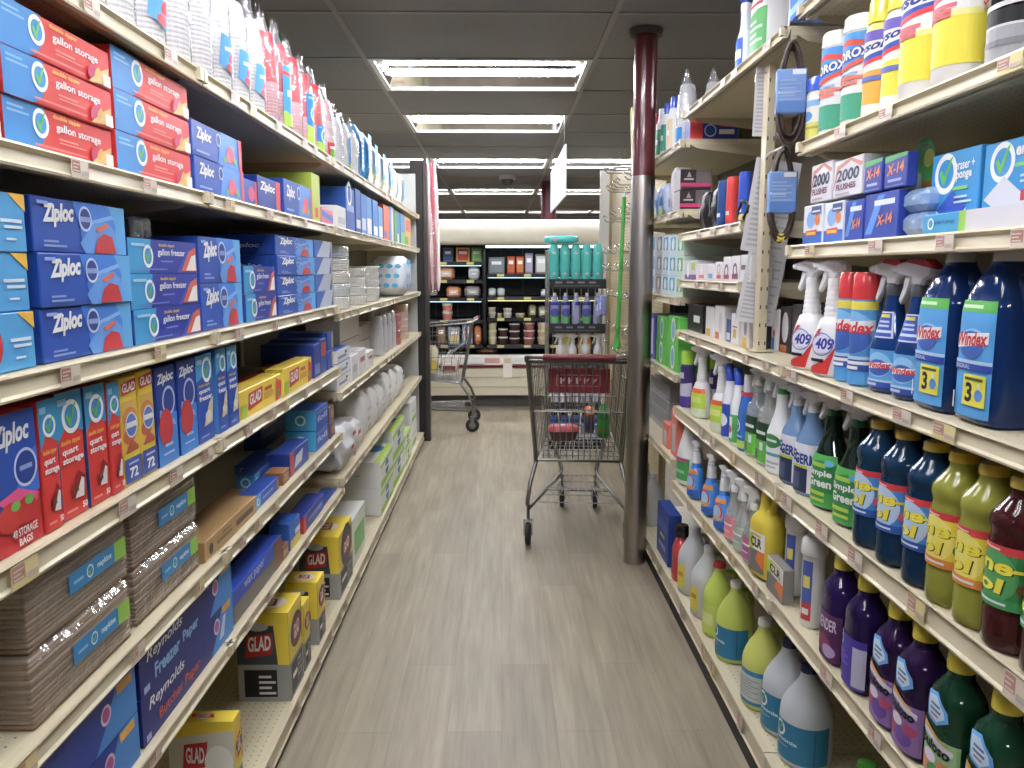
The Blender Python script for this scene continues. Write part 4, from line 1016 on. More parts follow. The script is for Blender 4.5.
lbox('cup_box', zD, 338, 351, (338,351), 3, .14, '#eeecea', [('r',.1,.3,.7,.5,'#8f8fc0'),('r',.6,.55,.75,.75,'#55557a')], 'white cup box', 'the front stack at the joint', 'box', g, parts=False, topc='#3f62b0')
lbox('cup_box', zD, 352, 358, (352,356), 1, .12, '#e6e4e4', [('r',.2,.3,.8,.6,'#c9c4c8')], 'white narrow cup box', 'after the front stack', 'box', g, parts=False)
lbox('cup_box', zD, 359, 366, (359,351), 1, .12, '#e9e7e6', [('r',.2,.5,.8,.7,'#c46a72')], 'white box with faint red print', 'third place after the joint', 'box', g, parts=False)
lbox('cup_box', zD, 367, 374, (367,353), 1, .12, '#eceae8', [('r',.3,.55,.8,.7,'#d03f45')], 'white box with a red mark', 'before the clear cups', 'box', g, parts=False)
for i in range(2):
    lbox('cup_carton', zD, 341+19*i, 360+14*i, (341+19*i,(318,327)[i]), 2, .18, '#e0dada', [('r',.05,.02,.95,.06,'#8f6a90')], 'pale grey lilac carton', ('tall rear stack behind the front cup boxes','rear stack behind the red marked box')[i], 'carton', g, parts=False, X=.846)
for i, px in enumerate((377, 381.5, 386, 390)):
    put('ccup', 'cup_sleeve', sleeve(('#c9c9d2','#d3d3dc'), .08, .24, .045, None, .03, .2), (-.77, ypx(px,-.77,zD+.1), zD+.002), LEFT, 'clear cup sleeve standing upright, %s after the white boxes' % ('first','second','third','fourth')[i], 'cup sleeve', g)
for i in range(4):
    put('rcup', 'bowl_pack', plates(.085, .05, 7, ('#c8464a','#e6b7b4')), (-.80, ypx(399.8,-.72,zD+.1), zD+.002+i*.054), LEFT, 'red and white bowl pack, %s of the stack before the shelf end' % POS[4][i], 'bowl pack', g)
for i in range(5):
    put('rcup2', 'bowl_pack', plates(.085, .05, 7, (('#d9b7a6','#efe3da'))), (-.80, ypx(407.5,-.72,zD+.1), zD+.002+i*.054), LEFT, 'tan and red bowl pack, %s of the stack touching the divider' % POS[5][i], 'bowl pack', g)
g = 'white bags and cartons on the fifth far left shelf'
zE = .594
put('whitebag', 'plastic_cutlery_bag', softpack(.34, .2, .2, '#eeeef0', [('r',.55,.7,.8,.8,'#cf4a44'),('r',.4,.4,.6,.5,'#cf4a44'),('r',.6,.15,.75,.26,'#cf6a60')], wob=.5), (-.700, ypx(350,-.70,zE+.1), zE+.007), LEFT, 'crumpled white plastic bag with red prints spilling over the shelf edge', 'bag', g)
put('whitebag2', 'plastic_cutlery_bag', softpack(.26, .18, .16, '#f0f0f0', [('r',.2,.6,.5,.75,'#cf4a44')], wob=.5), (-.72, ypx(358.5,-.72,zE+.1), zE+.002), LEFT, 'smaller white plastic bag with one red print', 'bag', g)
for i, (px, h) in enumerate(((368,.26),(376,.24),(382.5,.22),(389,.24),(395.5,.26),(402.5,.24))):
    put('wbag%d' % (i % 3), 'foam_bowl_bag', softpack(.21, .2, h, ('#f1f0ee','#f4f2f0','#eeeeec')[i % 3], [('e',.5,.6,.06,.05,'#3a3a3c')] if i % 3 == 1 else lines(.2,.8,.2,.8,3,'#cfcfcf'), wob=.3), (-.722, ypx(px,-.72,zE+.1), zE+.002), LEFT, 'white foam bowl bag, %s along the row after the red printed bags' % ('first','second','third','fourth','fifth','sixth')[i], 'bag', g)
# tissue packs on the base deck
g = 'tissue packs on the base deck'
def tissue(x0, x1, yt, n, c, where, art=None):
    lbox('tissue_pack', LG, x0, x1, (x0,yt), n, .30, '#e9e9e6', art or a_tissue(c), 'white and green tissue pack', where, 'tissue pack', g, X=.692, end=[('r',.5,.48,.62,.52,'#b9bcbc')], top=[('e',.7,.3,.3,.22,c),('r',.0,.0,1,.12,'#a9cf3a')])
tissue(381, 393, 463, 2, '#2f78b8', 'front two-high pair with blue ovals')
tissue(393.5, 405, 433, 2, '#2f78b8', 'second pair with blue ovals')
tissue(405.5, 411, 436, 2, '#3f9a48', 'pair with green ovals')
lbox('tissue_bag', LG, 411.5, 417, (411,405), 2, .3, '#ecece9', [('r',.2,.1,.9,.3,'#7ac24a'),('r',.3,.5,.8,.6,'#cfd3d3')], 'white towel pack with green foot', 'last pair before the end panel', 'tissue pack', g, X=.70)
# ------------------------------------------------------------------ right shelves: cleaners
FACE = {'409':(1.16,.4),'bWS':(1.06,.3),'bSG':(1.2,.35),'bGG':(1.08,.3),'bNG':(1.1,.35),'bCG':(1.1,.2),'bGO':(1.15,.35),'bCS':(1.0,.25),'bPK0':(1,.2),'bPK1':(1,.2),'bPK2':(1,.2),
        'bleach':(1.22,.3),'wipes':(1,.25),'lysolw':(1,.75),'lysols':(1,.4),'lysols2':(1,.4),'galW':(1.06,.3),'bCLR':(1.0,.25)}
def rput(key, name, build, px, X, z, lab, cat, group, hz=.1, rz=None, k=None):
    k0, r0 = FACE.get(key, (1.0, 0.0))
    k = k0 if k is None else k
    rz = r0 if rz is None else rz
    o = put(key, name, build, (X, ypx(px, X, z+hz), z+.0015), RIGHT+rz, lab, cat, group)
    o.scale = (k, k, 1)
    return o
def rbox(name, z, x0, x1, corner, n, D, base, art, desc, where, cat, group, parts=True, X=.765, z0=None, gap=.0025, **kw):
    h0 = zpx(corner[1], X, ypx(corner[0], X, z+.1)) - z
    ya, yb = ypx(x1, X, z+h0*.5), ypx(x0, X, z+h0*.5)
    W, H = yb-ya-gap, h0/n-.0012
    for i in range(n):
        lab = '%s, %s' % (desc, where) if n == 1 else '%s, %s of %s' % (desc, POS[n][i], where)
        put((name, round(W,3), round(H,3), base, where), name, carton(W, D, H, base, art, parts=parts, **kw), (X+random.uniform(0,.003), (ya+yb)/2, z+.0012+i*(H+.0012)), RIGHT, lab, cat, group)
# --- top visible row: wipes and sprays
g = 'wipes and sprays on the upper right shelf'
CAN = [(0,.036,.036),(.003,.039,.039),(.19,.039,.039),(.2,.0385,.0385)]
def a_clorox():
    return [('r',0,0,1,.3,'#3d9c7c'), ('r',0,.3,1,.34,'#dfeae6'), ('p',[(0,.58),(1,.68),(1,1),(0,1)],'#3f8fd6'), ('p',[(.1,.74),(.5,.86),(.9,.82),(.9,.88),(.5,.93),(.1,.8)],'#d8452f'), ('p',[(.1,.6),(.9,.74),(.9,.85),(.1,.73)],'#2c4fa8'), ('t',.13,.645,.87,.755,'CLOROX',W_,0,.09), ('p',[(.1,.53),(.5,.58),(.9,.68),(.9,.73),(.5,.63),(.1,.57)],'#d8452f'), ('r',.2,.46,.8,.5,'#e0725e'), ('r',.2,.4,.7,.44,'#e0725e'), ('r',.25,.52,.7,.545,'#9ab6dc')]
wipes = bottle(CAN+[(.201,.038,.038)], 2.0, C('#ececea', .35), [(.012,.196,3.6,a_clorox())], (.2,.034,.0405,'#efeeec'), n=28)
def a_lysol():
    return [('r',0,0,1,.46,'#ead922'), ('r',0,.46,1,.52,'#f1ea86'), ('r',0,.52,1,1,'#f2f1ec'), ('p',[(.1,.9),(.62,.97),(.62,1),(.1,.95)],'#3f7fd0'), ('t',.06,.72,.6,.9,'Lysol','#2b3a86',.35,.05), ('p',[(.06,.62),(.6,.74),(.64,.8),(.3,.75),(.06,.66)],'#2c4fa8'), ('p',[(.06,.58),(.62,.7),(.62,.76),(.06,.63)],'#d8343c'), ('r',.12,.55,.5,.59,'#d9646a'), ('r',.12,.5,.46,.54,'#d9646a'), ('r',.12,.46,.46,.49,'#d9646a'),
            ('r',.68,.5,.98,.6,'#efe4d6'), ('r',.68,.63,.98,.73,'#efe4d6'), ('r',.68,.76,.98,.86,'#efe4d6')] + [('r',.74,.53+.13*i,.95,.57+.13*i,'#d58a86') for i in range(3)] + [('k',.71,.55+.13*i,.06,'#c03a3a') for i in range(3)] + [('r',.66,.88,1,1,'#5c4a7c')]
WIPE = [(0,.046,.046),(.004,.05,.05),(.2,.05,.05),(.21,.049,.049)]
lysolw = bottle(WIPE, 2.0, C('#e9e6e0', .35), [(.03,.2,4.0,a_lysol())], (.21,.036,.051,'#e8d51e'), n=30)
AER = [(0,.028,.028),(.004,.031,.031),(.175,.031,.031),(.185,.027,.027),(.19,.024,.024)]
def a_lysolspray(c1='#f0a92a'):
    return [('p',[(0,0),(1,0),(1,.55),(0,.5)],c1), ('r',0,0,1,.12,'#f3e9d8'), ('p',[(0,.5),(1,.55),(1,1),(0,1)],'#f1eee6'), ('t',.1,.7,.8,.84,'Lysol','#2b3a86',.35,.06), ('p',[(.1,.6),(.9,.72),(.9,.78),(.1,.66)],'#2c4fa8'), ('p',[(.1,.55),(.9,.67),(.9,.72),(.1,.6)],'#d8343c'), ('r',0,.88,1,1,'#6a5ab0'), ('r',.2,.4,.8,.46,'#5a6ab8')]
lysols = bottle(AER, 2.0, C('#e8d86a', .3), [(.006,.172,3.6,a_lysolspray())], (.19,.05,.0275,'#ead41f'), n=26)
lysols2 = bottle(AER, 2.0, C('#e9e4d4', .3), [(.006,.172,3.6,a_lysolspray('#ecd934'))], (.19,.05,.0275,'#ead41f'), n=26)
smallwipe = bottle([(0,.034,.034),(.004,.037,.037),(.115,.037,.037),(.12,.036,.036)], 2.0, C('#e8e6da', .3), [(.008,.112,3.6,[('r',0,0,1,.35,'#d6cf5a'),('r',0,.35,1,1,'#e9e7df'),('r',.1,.72,.9,.86,'#7fb0e0'),('e',.5,.5,.2,.12,'#5a8fd0'),('r',.15,.2,.8,.26,'#a9a23f')])], (.12,.034,.0385,'#2c56c8'), n=26)
rput('smallwipe', 'wipes_canister', smallwipe, 823, .80, R1, 'small wipes canister with blue lid and yellow foot', 'wipes', g)
rput('wipes', 'wipes_canister', wipes, 838, .80, R1, 'white and green wipes canister, beside the blue lidded one', 'wipes', g)
rput('wipes', 'wipes_canister', wipes, 861, .80, R1, 'white and green wipes canister, beside the yellow spray can', 'wipes', g)
rput('lysols', 'spray_can', lysols, 880, .795, R1, 'orange and white spray can with yellow cap', 'spray can', g)
rput('lysols2', 'spray_can', lysols2, 900, .795, R1, 'pale yellow and white spray can next to the wide yellow canisters', 'spray can', g)
rput('lysolw', 'wipes_canister', lysolw, 930, .805, R1, 'wide yellow wipes canister, first of two', 'wipes', g)
rput('lysolw', 'wipes_canister', lysolw, 966, .805, R1, 'wide yellow wipes canister showing its red ticked side, beside the black jar', 'wipes', g)
jar = bottle([(0,.042,.042),(.005,.046,.046),(.11,.046,.046),(.125,.043,.043),(.13,.04,.04)], 2.0, C('#17181a', .1, coat=.5), [(.006,.1,4.4,[('r',0,0,1,.5,'#9a9a9e'),('r',0,.5,1,.54,'#d8d8da'),('r',0,.54,1,.78,'#1b1b1c'),('p',[(0,.74),(1,.86),(1,.94),(0,.82)],'#d9d6d6'),('r',.3,.1,.32,.7,'#cfcfd2'),('r',.4,.2,.8,.3,'#77777c')])], (.13,.05,.044,'#c9c9cb'), n=30)
rput('jar', 'black_jar', jar, 1024, .81, R1, 'black and silver jar at the picture edge beside yellow canisters', 'jar', None)
# bottles on the top board
g = 'bottles on the very top right board'
sprayW = bottle([(0,.03,.02),(.005,.036,.025),(.09,.036,.025),(.13,.018,.016),(.19,.014,.014)], 2.4, C('#dfe6f2', .3), [(.01,.1,2.2,[('r',0,0,1,1,'#2f5cc0'),('r',.1,.3,.9,.6,W_)])], None, (.19,'#2c4fb8','#e8e8ea'))
rput('topspray', 'spray_bottle', sprayW, 745, .79, 2.136, 'blue and white spray bottle high on the top board', 'spray bottle', g, .1)
jugT = bottle([(0,.06,.045),(.01,.066,.05),(.17,.066,.05),(.22,.045,.038),(.26,.024,.024),(.27,.022,.022)], 3.2, C('#e9e9e9', .3), [(.03,.18,2.4,[('r',0,0,1,1,'#4f9f55'),('p',[(0,.7),(1,.8),(1,1),(0,1)],'#d9e6dc')]+lines(.1,.9,.15,.65,4,'#bfe0c0')+[('r',.1,.86,.9,.92,'#c0455a')])], (.27,.03,.026,'#e9e9e9'), n=26)
rput('topjug', 'detergent_jug', jugT, 770, .83, 2.136, 'white jug with green label at the end of the top board', 'jug', g, .12)
rbox('blue_refill_pack', R0, 789, 812, (789,-14), 1, .12, '#2f6cc8', [('p',[(0,.1),(1,.3),(1,.5),(0,.3)],'#8fc0ee'),('r',.1,.6,.8,.75,'#e3edf8')], 'bright blue pack', 'on the top board over the cords', 'pack', g)
# --- second row: toilet tablets, erasers
g = 'boxes and pads on the second right shelf'
a_drop = [('r',0,0,1,.3,'#2a62b8'),('p',[(.15,.2),(.75,.2),(.75,.36),(.15,.34)],'#d8452f'),('r',.2,.23,.7,.3,'#ecc52f'),('e',.42,.62,.28,.22,'#7fa8dc'),('e',.76,.6,.16,.14,'#d9752f'),('r',.45,.75,.95,.95,'#3d5486'),('r',.5,.8,.9,.84,W_)]
rbox('bowl_tablet_box', R2, 803, 822, (803,207), 1, .09, '#e3e7ee', a_drop, 'white and blue bowl tablet box', 'bottom tier by the post', 'box', g)
rbox('bowl_tablet_box', R2, 823, 842, (823,204), 1, .09, '#e3e7ee', a_drop, 'white and blue bowl tablet box', 'bottom tier beside navy boxes', 'box', g)
hT = zpx(207,.765,ypx(803,.765,R2+.05)) + .003
a_2000 = [('p',[(0,.2),(.2,.75),(.6,.92),(.95,.7),(1,.8),(.6,1),(.1,.85)],'#c8806e'),('t',.1,.42,.9,.74,'2000','#2b2f4c',.1),('t',.1,.2,.8,.36,'FLUSHES','#6a3350'),('r',.1,.06,.6,.12,'#b9a9b0')]
rbox('bowl_cleaner_box', hT, 811, 832, (811,167), 1, .08, '#dcdadd', a_2000, 'pale bowl cleaner box with big dark number', 'first of the pair on top', 'box', g)
rbox('bowl_cleaner_box', hT, 833, 862, (833,163), 1, .08, '#dcdadd', a_2000, 'pale bowl cleaner box with big dark number', 'second of the pair touching navy boxes', 'box', g)
a_x14 = [('p',[(0,.8),(1,.9),(1,1),(0,1)],'#4a9f5a'),('t',.12,.4,.88,.72,'X-14','#ee8a3a',.15,.06),('r',.2,.2,.8,.28,'#a9b4e0'),('r',.1,.06,.9,.1,'#6f86d0')]
a_x14b = [('p',[(.05,.1),(.4,.95),(.6,.95),(.25,.1)],'#4f8fe0'),('r',.3,.72,.9,.84,'#dfe6f4'),('t',.4,.26,.85,.5,'X-14','#ee8a3a',.15,.06)]
rbox('bowl_block_box', R2, 844, 863, (844,202), 1, .045, '#2440a0', a_x14b, 'navy and orange bowl block box', 'lower tier, first one', 'box', g)
rbox('bowl_block_box', R2, 864, 898, (864,196), 1, .045, '#2440a0', a_x14b, 'navy and orange bowl block box', 'lower tier beside the plastic pads', 'box', g)
h2 = zpx(196,.765,ypx(864,.765,R2+.05)) + .003
rbox('bowl_block_box', h2, 864, 882, (864,163), 1, .022, '#2b3f9a', a_x14, 'navy box with orange word', 'upper tier, first one', 'box', g)
rbox('bowl_block_box', h2, 883, 906, (883,158), 1, .022, '#2b3f9a', a_x14, 'navy box with orange word', 'upper tier, beside the green card', 'box', g)
def pads(name):
    r = empty(name); m = MB(); m.box((-.042,0,0),(.042,.07,.042), film('#a9c6ea', .55), .012); m.build('blister', r)
    m = MB(); m.box((-.034,.008,.004),(.034,.062,.034), C('#5f93d4'), .006); m.build('pad', r); return r
rput('pads', 'scrub_pad_pack', pads, 911, .77, R2, 'clear blue scrub pad pack, lower one by the navy boxes', 'pad pack', g, .02)
o = rput('pads', 'scrub_pad_pack', pads, 912, .771, R2+.044, 'clear blue scrub pad pack, upper one by the navy boxes', 'pad pack', g, .02)
def greencard(name):
    r = empty(name); W, H = .088, .2; m = MB()
    pts = [(-W/2,0),(W/2,0),(W/2,H*.72)] + [(W/2*math.cos(t), H*.72+H*.28*math.sin(t)) for t in [PI*i/10 for i in range(1,10)]] + [(-W/2,H*.72)]
    m.extr(pts, 0, .002, C('#3f9a44'), .995)
    draw(m, [('e',.72,.78,.22,.2,'#c4d24a'),('r',.35,.9,.65,.93,'#1d4f25'),('p',[(.1,.45),(.4,.5),(.4,.6),(.1,.55)],'#26502a'),('r',.5,.5,.9,.56,'#e6933a')], W, H, lambda x, y, q: (-W/2+x, -q, y)); m.build('backing_card', r)
    m = MB(); m.lathe([(.0,.024,.012),(.06,.027,.016),(.1,.018,.014),(.125,.015,.012),(.13,.008,.008)], film('#cfe4ea', .55), 16, at=(0,-.016,.0), sub=2); m.build('blister', r)
    m = MB(); m.lathe([(.01,.018,.009),(.05,.02,.011),(.07,.012,.009),(.11,.011,.009)], C('#8fb4cc'), 14, at=(0,-.016,.0), sub=2); m.build('scrubber', r)
    return r
rput('greencard', 'scrubber_card_pack', greencard, 922, .852, R2, 'dish scrubber on a round topped green card behind the eraser boxes', 'scrubber', g, .1)
a_er1 = ringcheck(.32,.74,.25)+[('t',.52,.76,.9,.86,'eraser +',W_),('t',.5,.62,.86,.73,'sponge',W_),('r',.5,.52,.8,.56,'#7fd06a'),('p',[(.18,.3),(.5,.52),(.8,.3),(.55,.05)],'#3152b4'),('p',[(.18,.3),(.18,.24),(.55,.0),(.8,.22),(.8,.3),(.55,.05)],'#dfe6ee')]+lines(.55,.9,.36,.48,2,'#bfdcee')
a_er2 = ringcheck(.3,.76,.23)+[('t',.5,.8,.92,.9,'eraser',W_),('r',.5,.68,.8,.72,'#7fd06a'),('p',[(.05,.36),(.35,.6),(.75,.3),(.5,.06)],'#dcd8dc'),('r',.62,.3,1,.42,'#d03a3e')]+lines(.6,.95,.5,.62,2,'#bfdcee')
rbox('eraser_sponge_box', R2, 930, 979, (930,157), 1, .05, '#2f97d4', a_er1, 'blue eraser sponge box with dark blue pad picture', 'beside the green card', 'sponge box', g, X=.80)
rbox('eraser_sponge_box', R2, 981, 1050, (981,146), 1, .05, '#2f97d4', a_er2, 'blue eraser box with white pad picture', 'at the picture edge', 'sponge box', g, X=.80)
rbox('display_tray', R2, 921, 1050, (921,216), 1, .028, '#2f97c8', ringcheck(.08,.5,.3)+[('t',.12,.4,.3,.65,'eraser + sponge','#2c5f96'),('r',.34,0,.4,1,'#8fc63a'),('r',.4,0,1,1,'#d5d2d6')], 'low blue, green and white display tray', 'in front of the eraser boxes', 'tray', None, X=.765)
# --- third row: window cleaners
g = 'window and all purpose cleaners on the third right shelf'
RIB = []
P409 = [(0,.036,.025),(.006,.041,.029),(.07,.041,.029),(.105,.036,.027),(.135,.024,.022)] + [(.14+.006*i, .0175-.0004*i+(.0012 if i % 2 else 0), .0175-.0004*i+(.0012 if i % 2 else 0)) for i in range(12)] + [(.215,.0125,.0125)]
a409 = [('p',[(.08,0),(.72,.0),(.9,.62),(.62,.3),(.1,.12)],'#cf2f2c'),('p',[(.02,.55),(.1,.72),(.3,.98),(.44,1),(.2,.7),(.08,.5)],'#d8392f'),('e',.5,.66,.34,.26,'#e9e9f4'),('t',.3,.54,.86,.8,'409','#3a3f9c',.15),('r',.1,.26,.6,.33,'#27232a'),('o',.5,.66,.34,.03,'#7a86c8')]
b409 = bottle(P409, 2.5, C('#efeeee', .3), [(.006,.112,2.3,a409)], None, (.212,'#efeeee','#e6e6e6', None, .9), n=26, sub=2)
rput('409', 'spray_bottle', b409, 811, .785, R3, 'white and red spray bottle, behind its twin', 'spray bottle', g)
rput('409', 'spray_bottle', b409, 833, .785, R3, 'white and red spray bottle, beside the red capped can', 'spray bottle', g)
aWF = [('r',0,0,1,1,'#4f9fde'),('r',0,.9,1,1,'#e4d338'),('e',.5,.62,.46,.4,'#7fc0ee'),('e',.5,.56,.4,.3,'#3d62b0'),('p',[(.05,.6),(.95,.66),(.95,.78),(.05,.74)],W_),('t',.07,.61,.93,.76,'Windex','#cf3038',.15),('r',0,.3,1,.34,'#b9d4ea'),('r',0,.16,1,.3,'#2f52a0'),('r',.1,.24,.9,.28,W_),('r',.1,.18,.7,.22,W_)]
canW = bottle([(0,.028,.028),(.004,.031,.031),(.18,.031,.031),(.186,.03,.03)], 2.0, C('#5aa3dc', .28), [(.004,.182,3.8,aWF)], (.186,.058,.031,'#cf2b30'), n=28)
rput('canW', 'foam_cleaner_can', canW, 851, .79, R3, 'blue foam can with red cap, behind its twin', 'spray can', g)
rput('canW', 'foam_cleaner_can', canW, 865.5, .79, R3, 'blue foam can with red cap, beside the blue trigger bottles', 'spray can', g)
PWS = [(0,.033,.025),(.006,.0385,.03),(.09,.0385,.03),(.115,.03,.026),(.15,.022,.02),(.18,.016,.016),(.2,.014,.014)]
aWS = [('r',0,0,1,1,'#57a6e0'),('e',.5,.6,.38,.34,'#8fc8f0'),('e',.5,.52,.34,.22,'#3d62b0'),('p',[(.05,.46),(.9,.54),(.9,.68),(.05,.62)],W_),('t',.07,.48,.88,.66,'Windex','#cf3038',.15,.03),('r',0,.0,1,.14,'#2a4aa6'),('r',.06,.03,.5,.1,'#c3cde8'),('r',0,.14,1,.2,'#b9d4ea')]
aWN = [('r',0,0,1,1,'#dfe6f4'),('r',.08,.3,.92,.95,'#3558b0'),('r',.2,.78,.8,.9,'#e0cf3a'),('r',.2,.58,.8,.66,'#c3cde8'),('r',.2,.42,.8,.5,'#c3cde8'),('r',.08,.06,.92,.2,'#3558b0')]
bWS = bottle(PWS, 2.5, liquid('#0f3f86', .25), [(.012,.088,2.2,aWS),(.112,.165,1.7,aWN)], None, (.2,'#d9d7d8','#3f4147','#d9d7d8'), n=26,
             extra=lambda r: redtop(r, .2))
def redtop(r, z):
    m = MB(); o = [(-.03,.063),(-.022,.071),(.018,.0695),(.036,.057),(.037,.05),(.0,.058)]
    m.extr([(x, z+y) for x, y in o], -.0138, .0138, plastic('#b3222c'), .85); m.build('red_shroud', r)
rput('bWS', 'spray_bottle', bWS, 892, .80, R3, 'blue window spray with red and white head, next to the foam cans', 'spray bottle', g)
rput('bWS', 'spray_bottle', bWS, 917, .80, R3, 'blue window spray with red and white head, next to the big jugs', 'spray bottle', g)
PWJ = [(0,.056,.04),(.008,.061,.048),(.165,.061,.048),(.2,.057,.045),(.235,.04,.034),(.255,.024,.023),(.262,.022,.022)]
aWJ = [('r',0,0,1,.92,'#4fa0de'),('r',0,.9,1,1,'#54b04a'),('r',.1,.935,.7,.965,'#c6e6bd'),('e',.5,.66,.36,.2,'#8fc8f0'),('e',.46,.62,.33,.24,'#3d62b0'),('p',[(.02,.58),(.9,.64),(.9,.74),(.02,.7)],W_),('t',.04,.6,.88,.725,'Windex','#cf3038',.15,.02),('r',0,.46,1,.49,'#b9d4ea'),('r',0,.4,1,.46,'#2a4aa6'),('t',.05,.412,.5,.45,'ORIGINAL','#c3cde8'),('r',.36,.1,.92,.37,'#e6d92f'),('t',.44,.13,.62,.3,'3','#22242c'),('e',.78,.2,.09,.1,'#4f86c8'),('r',.75,.26,.81,.3,'#d9d9dc'),('r',.42,.32,.86,.345,'#5a5a2c'),('r',.05,.05,.12,.2,W_)]
bWJ = bottle(PWJ, 3.6, liquid('#0e336e', .25), [(.012,.2,1.75,aWJ)], (.262,.02,.0235,'#c9cacb'), n=36,
             handle=([(.025,.0,.236),(.05,.0,.222),(.058,.0,.19),(.05,.0,.16)], .011))
rput('bWJ', 'window_cleaner_jug', bWJ, 954, .81, R3, 'large dark blue refill jug beside the trigger bottles', 'jug', g)
rput('bWJ', 'window_cleaner_jug', bWJ, 1001, .81, R3, 'large dark blue refill jug at the picture edge', 'jug', g)
# --- fourth row
g = 'cleaners on the fourth right shelf'
aPS = lambda bg, bg2, top, drop: [('r',0,0,1,1,bg),('r',0,.87,1,1,'#d2353c'),('r',.08,.92,.6,.95,'#f0c9c8'),('e',.52,.5,.42,.42,bg2),('t',.095,.54,.875,.805,'Pine-','#3b4a1c',.1,0,.045),('t',.135,.215,.685,.475,'Sol','#3b4a1c',.1,0,.045),('t',.09,.55,.86,.81,'Pine-','#f2e21f',.1,0,.035),('t',.13,.225,.67,.48,'Sol','#f2e21f',.1,0,.035),('e',.84,.36,.1,.1,drop),('e',.88,.5,.08,.05,'#3f8a3c'),('r',0,0,1,.16,top),('r',.1,.06,.7,.1,'#dfe6f0')]
def pine(liq, art, t=.3, nc='#d8b81f'):
    prof = [(0,.04,.04),(.006,.0455,.0455),(.06,.046,.046),(.068,.0445,.0445),(.165,.0445,.0445),(.178,.043,.043),(.195,.0465,.0465),(.21,.043,.043),(.23,.028,.028),(.243,.021,.021),(.25,.021,.021)]
    return bottle(prof, 2.0, liquid(liq, t), [(.069,.165,3.3,art)], (.25,.017,.0225,nc), n=32)
pineB = pine('#123a5c', aPS('#3f8ad8','#b9d4f0','#2a56a8','#d8607a'), .3)
pineY = pine('#b9b93c', aPS('#efd71f','#f3e468','#e08a2c','#4f9a3c'), .45)
pineR = pine('#4a1a1c', aPS('#2f8a4c','#4fa05c','#3f9a54','#6a4a2c'), .25)
rput('pineB', 'floor_cleaner_bottle', pineB, 878, .79, R4, 'dark blue floor cleaner bottle, beside the green trigger bottles', 'cleaner bottle', g)
rput('pineB', 'floor_cleaner_bottle', pineB, 903, .79, R4, 'dark blue floor cleaner bottle, middle of its three', 'cleaner bottle', g)
rput('pineB', 'floor_cleaner_bottle', pineB, 931, .79, R4, 'dark blue floor cleaner bottle, touching the yellow ones', 'cleaner bottle', g)
rput('pineY', 'floor_cleaner_bottle', pineY, 957, .79, R4, 'yellow lemon floor cleaner bottle, beside the dark blue ones', 'cleaner bottle', g)
rput('pineY', 'floor_cleaner_bottle', pineY, 987, .79, R4, 'yellow lemon floor cleaner bottle, beside the brown ones', 'cleaner bottle', g)
rput('pineR', 'floor_cleaner_bottle', pineR, 1019, .79, R4, 'brown floor cleaner bottle with green label, next to yellow', 'cleaner bottle', g)
rput('pineR', 'floor_cleaner_bottle', pineR, 1062, .79, R4, 'brown floor cleaner bottle cut by the picture edge', 'cleaner bottle', g)
for i, px in enumerate((898, 950)):
    rput('pine%s' % 'BY'[i], 'floor_cleaner_bottle', (pineB, pineY)[i], (917, 1012)[i], .91, R4, ('dark blue floor cleaner bottle set back in the second rank','yellow lemon floor cleaner bottle set back in the second rank')[i], 'cleaner bottle', g)
PSG = [(0,.034,.026),(.006,.039,.03),(.11,.039,.03),(.14,.03,.026),(.18,.018,.018),(.22,.0155,.0155),(.228,.0155,.0155)]
aSG = [('r',0,0,1,1,'#2f8a48'),('p',[(0,.0),(1,.0),(1,.3),(0,.2)],'#3fa04c'),('p',[(.0,.8),(.6,.9),(1,.82),(1,1),(0,1)],'#4fae4c'),('r',.2,.76,.7,.84,'#a9cf3a'),('t',.08,.56,.86,.72,'Simple',W_),('t',.12,.38,.86,.55,'Green',W_),('r',.12,.22,.7,.29,'#b4cf3a'),('r',.2,.1,.7,.16,'#b4cf3a'),('e',.78,.86,.12,.1,'#5fb0d8')]
bSG = bottle(PSG, 2.4, C('#15271d', .1, coat=.6), [(.008,.135,2.3,aSG)], None, (.226,'#e3e3e1','#2f6a48','#e3e3e1',.84), n=26)
rput('bSG', 'spray_bottle', bSG, 831.5, .80, R4, 'dark green spray bottle with white head, beside the pale blue bottles', 'spray bottle', g)
rput('bSG', 'spray_bottle', bSG, 856, .80, R4, 'dark green spray bottle with white head, beside the dark blue bottles', 'spray bottle', g)
PGG = [(0,.036,.027),(.006,.041,.032),(.12,.041,.032),(.145,.038,.03),(.175,.022,.02),(.2,.016,.016),(.214,.0155,.0155)]
aGG = [('r',0,0,1,1,'#e6e8ee'),('r',0,0,.75,.5,'#2f3a56'),('r',.06,.06,.5,.4,'#4c5878'),('r',0,.5,.75,.56,'#c8cf3a'),('t',.02,.62,.42,.86,'GEL','#27458f'),('t',.3,.58,.98,.8,'GERM','#27458f')]
bGG = bottle(PGG, 2.6, liquid('#86aedc', .35), [(.01,.135,2.5,aGG)], None, (.214,'#e3e3e3','#dcdcdc', None, .82), n=26)
rput('bGG', 'spray_bottle', bGG, 797, .80, R4, 'pale blue spray bottle, behind its twin', 'spray bottle', g)
rput('bGG', 'spray_bottle', bGG, 812, .80, R4, 'pale blue spray bottle, beside the dark green ones', 'spray bottle', g)
bNG = bottle(PSG, 2.4, C('#ececea', .3), [(.008,.12,2.4,[('r',0,0,1,1,'#eeeeec'),('e',.45,.78,.4,.24,'#3f8a4c'),('r',.2,.76,.7,.82,'#dfeadd'),('r',.1,.4,.9,.48,'#4fa0a8'),('r',.15,.2,.8,.26,'#b9bdb9'),('r',.15,.1,.7,.14,'#b9bdb9')])], None, (.226,'#eaeaea','#3f9a44','#eaeaea',.84), n=24)
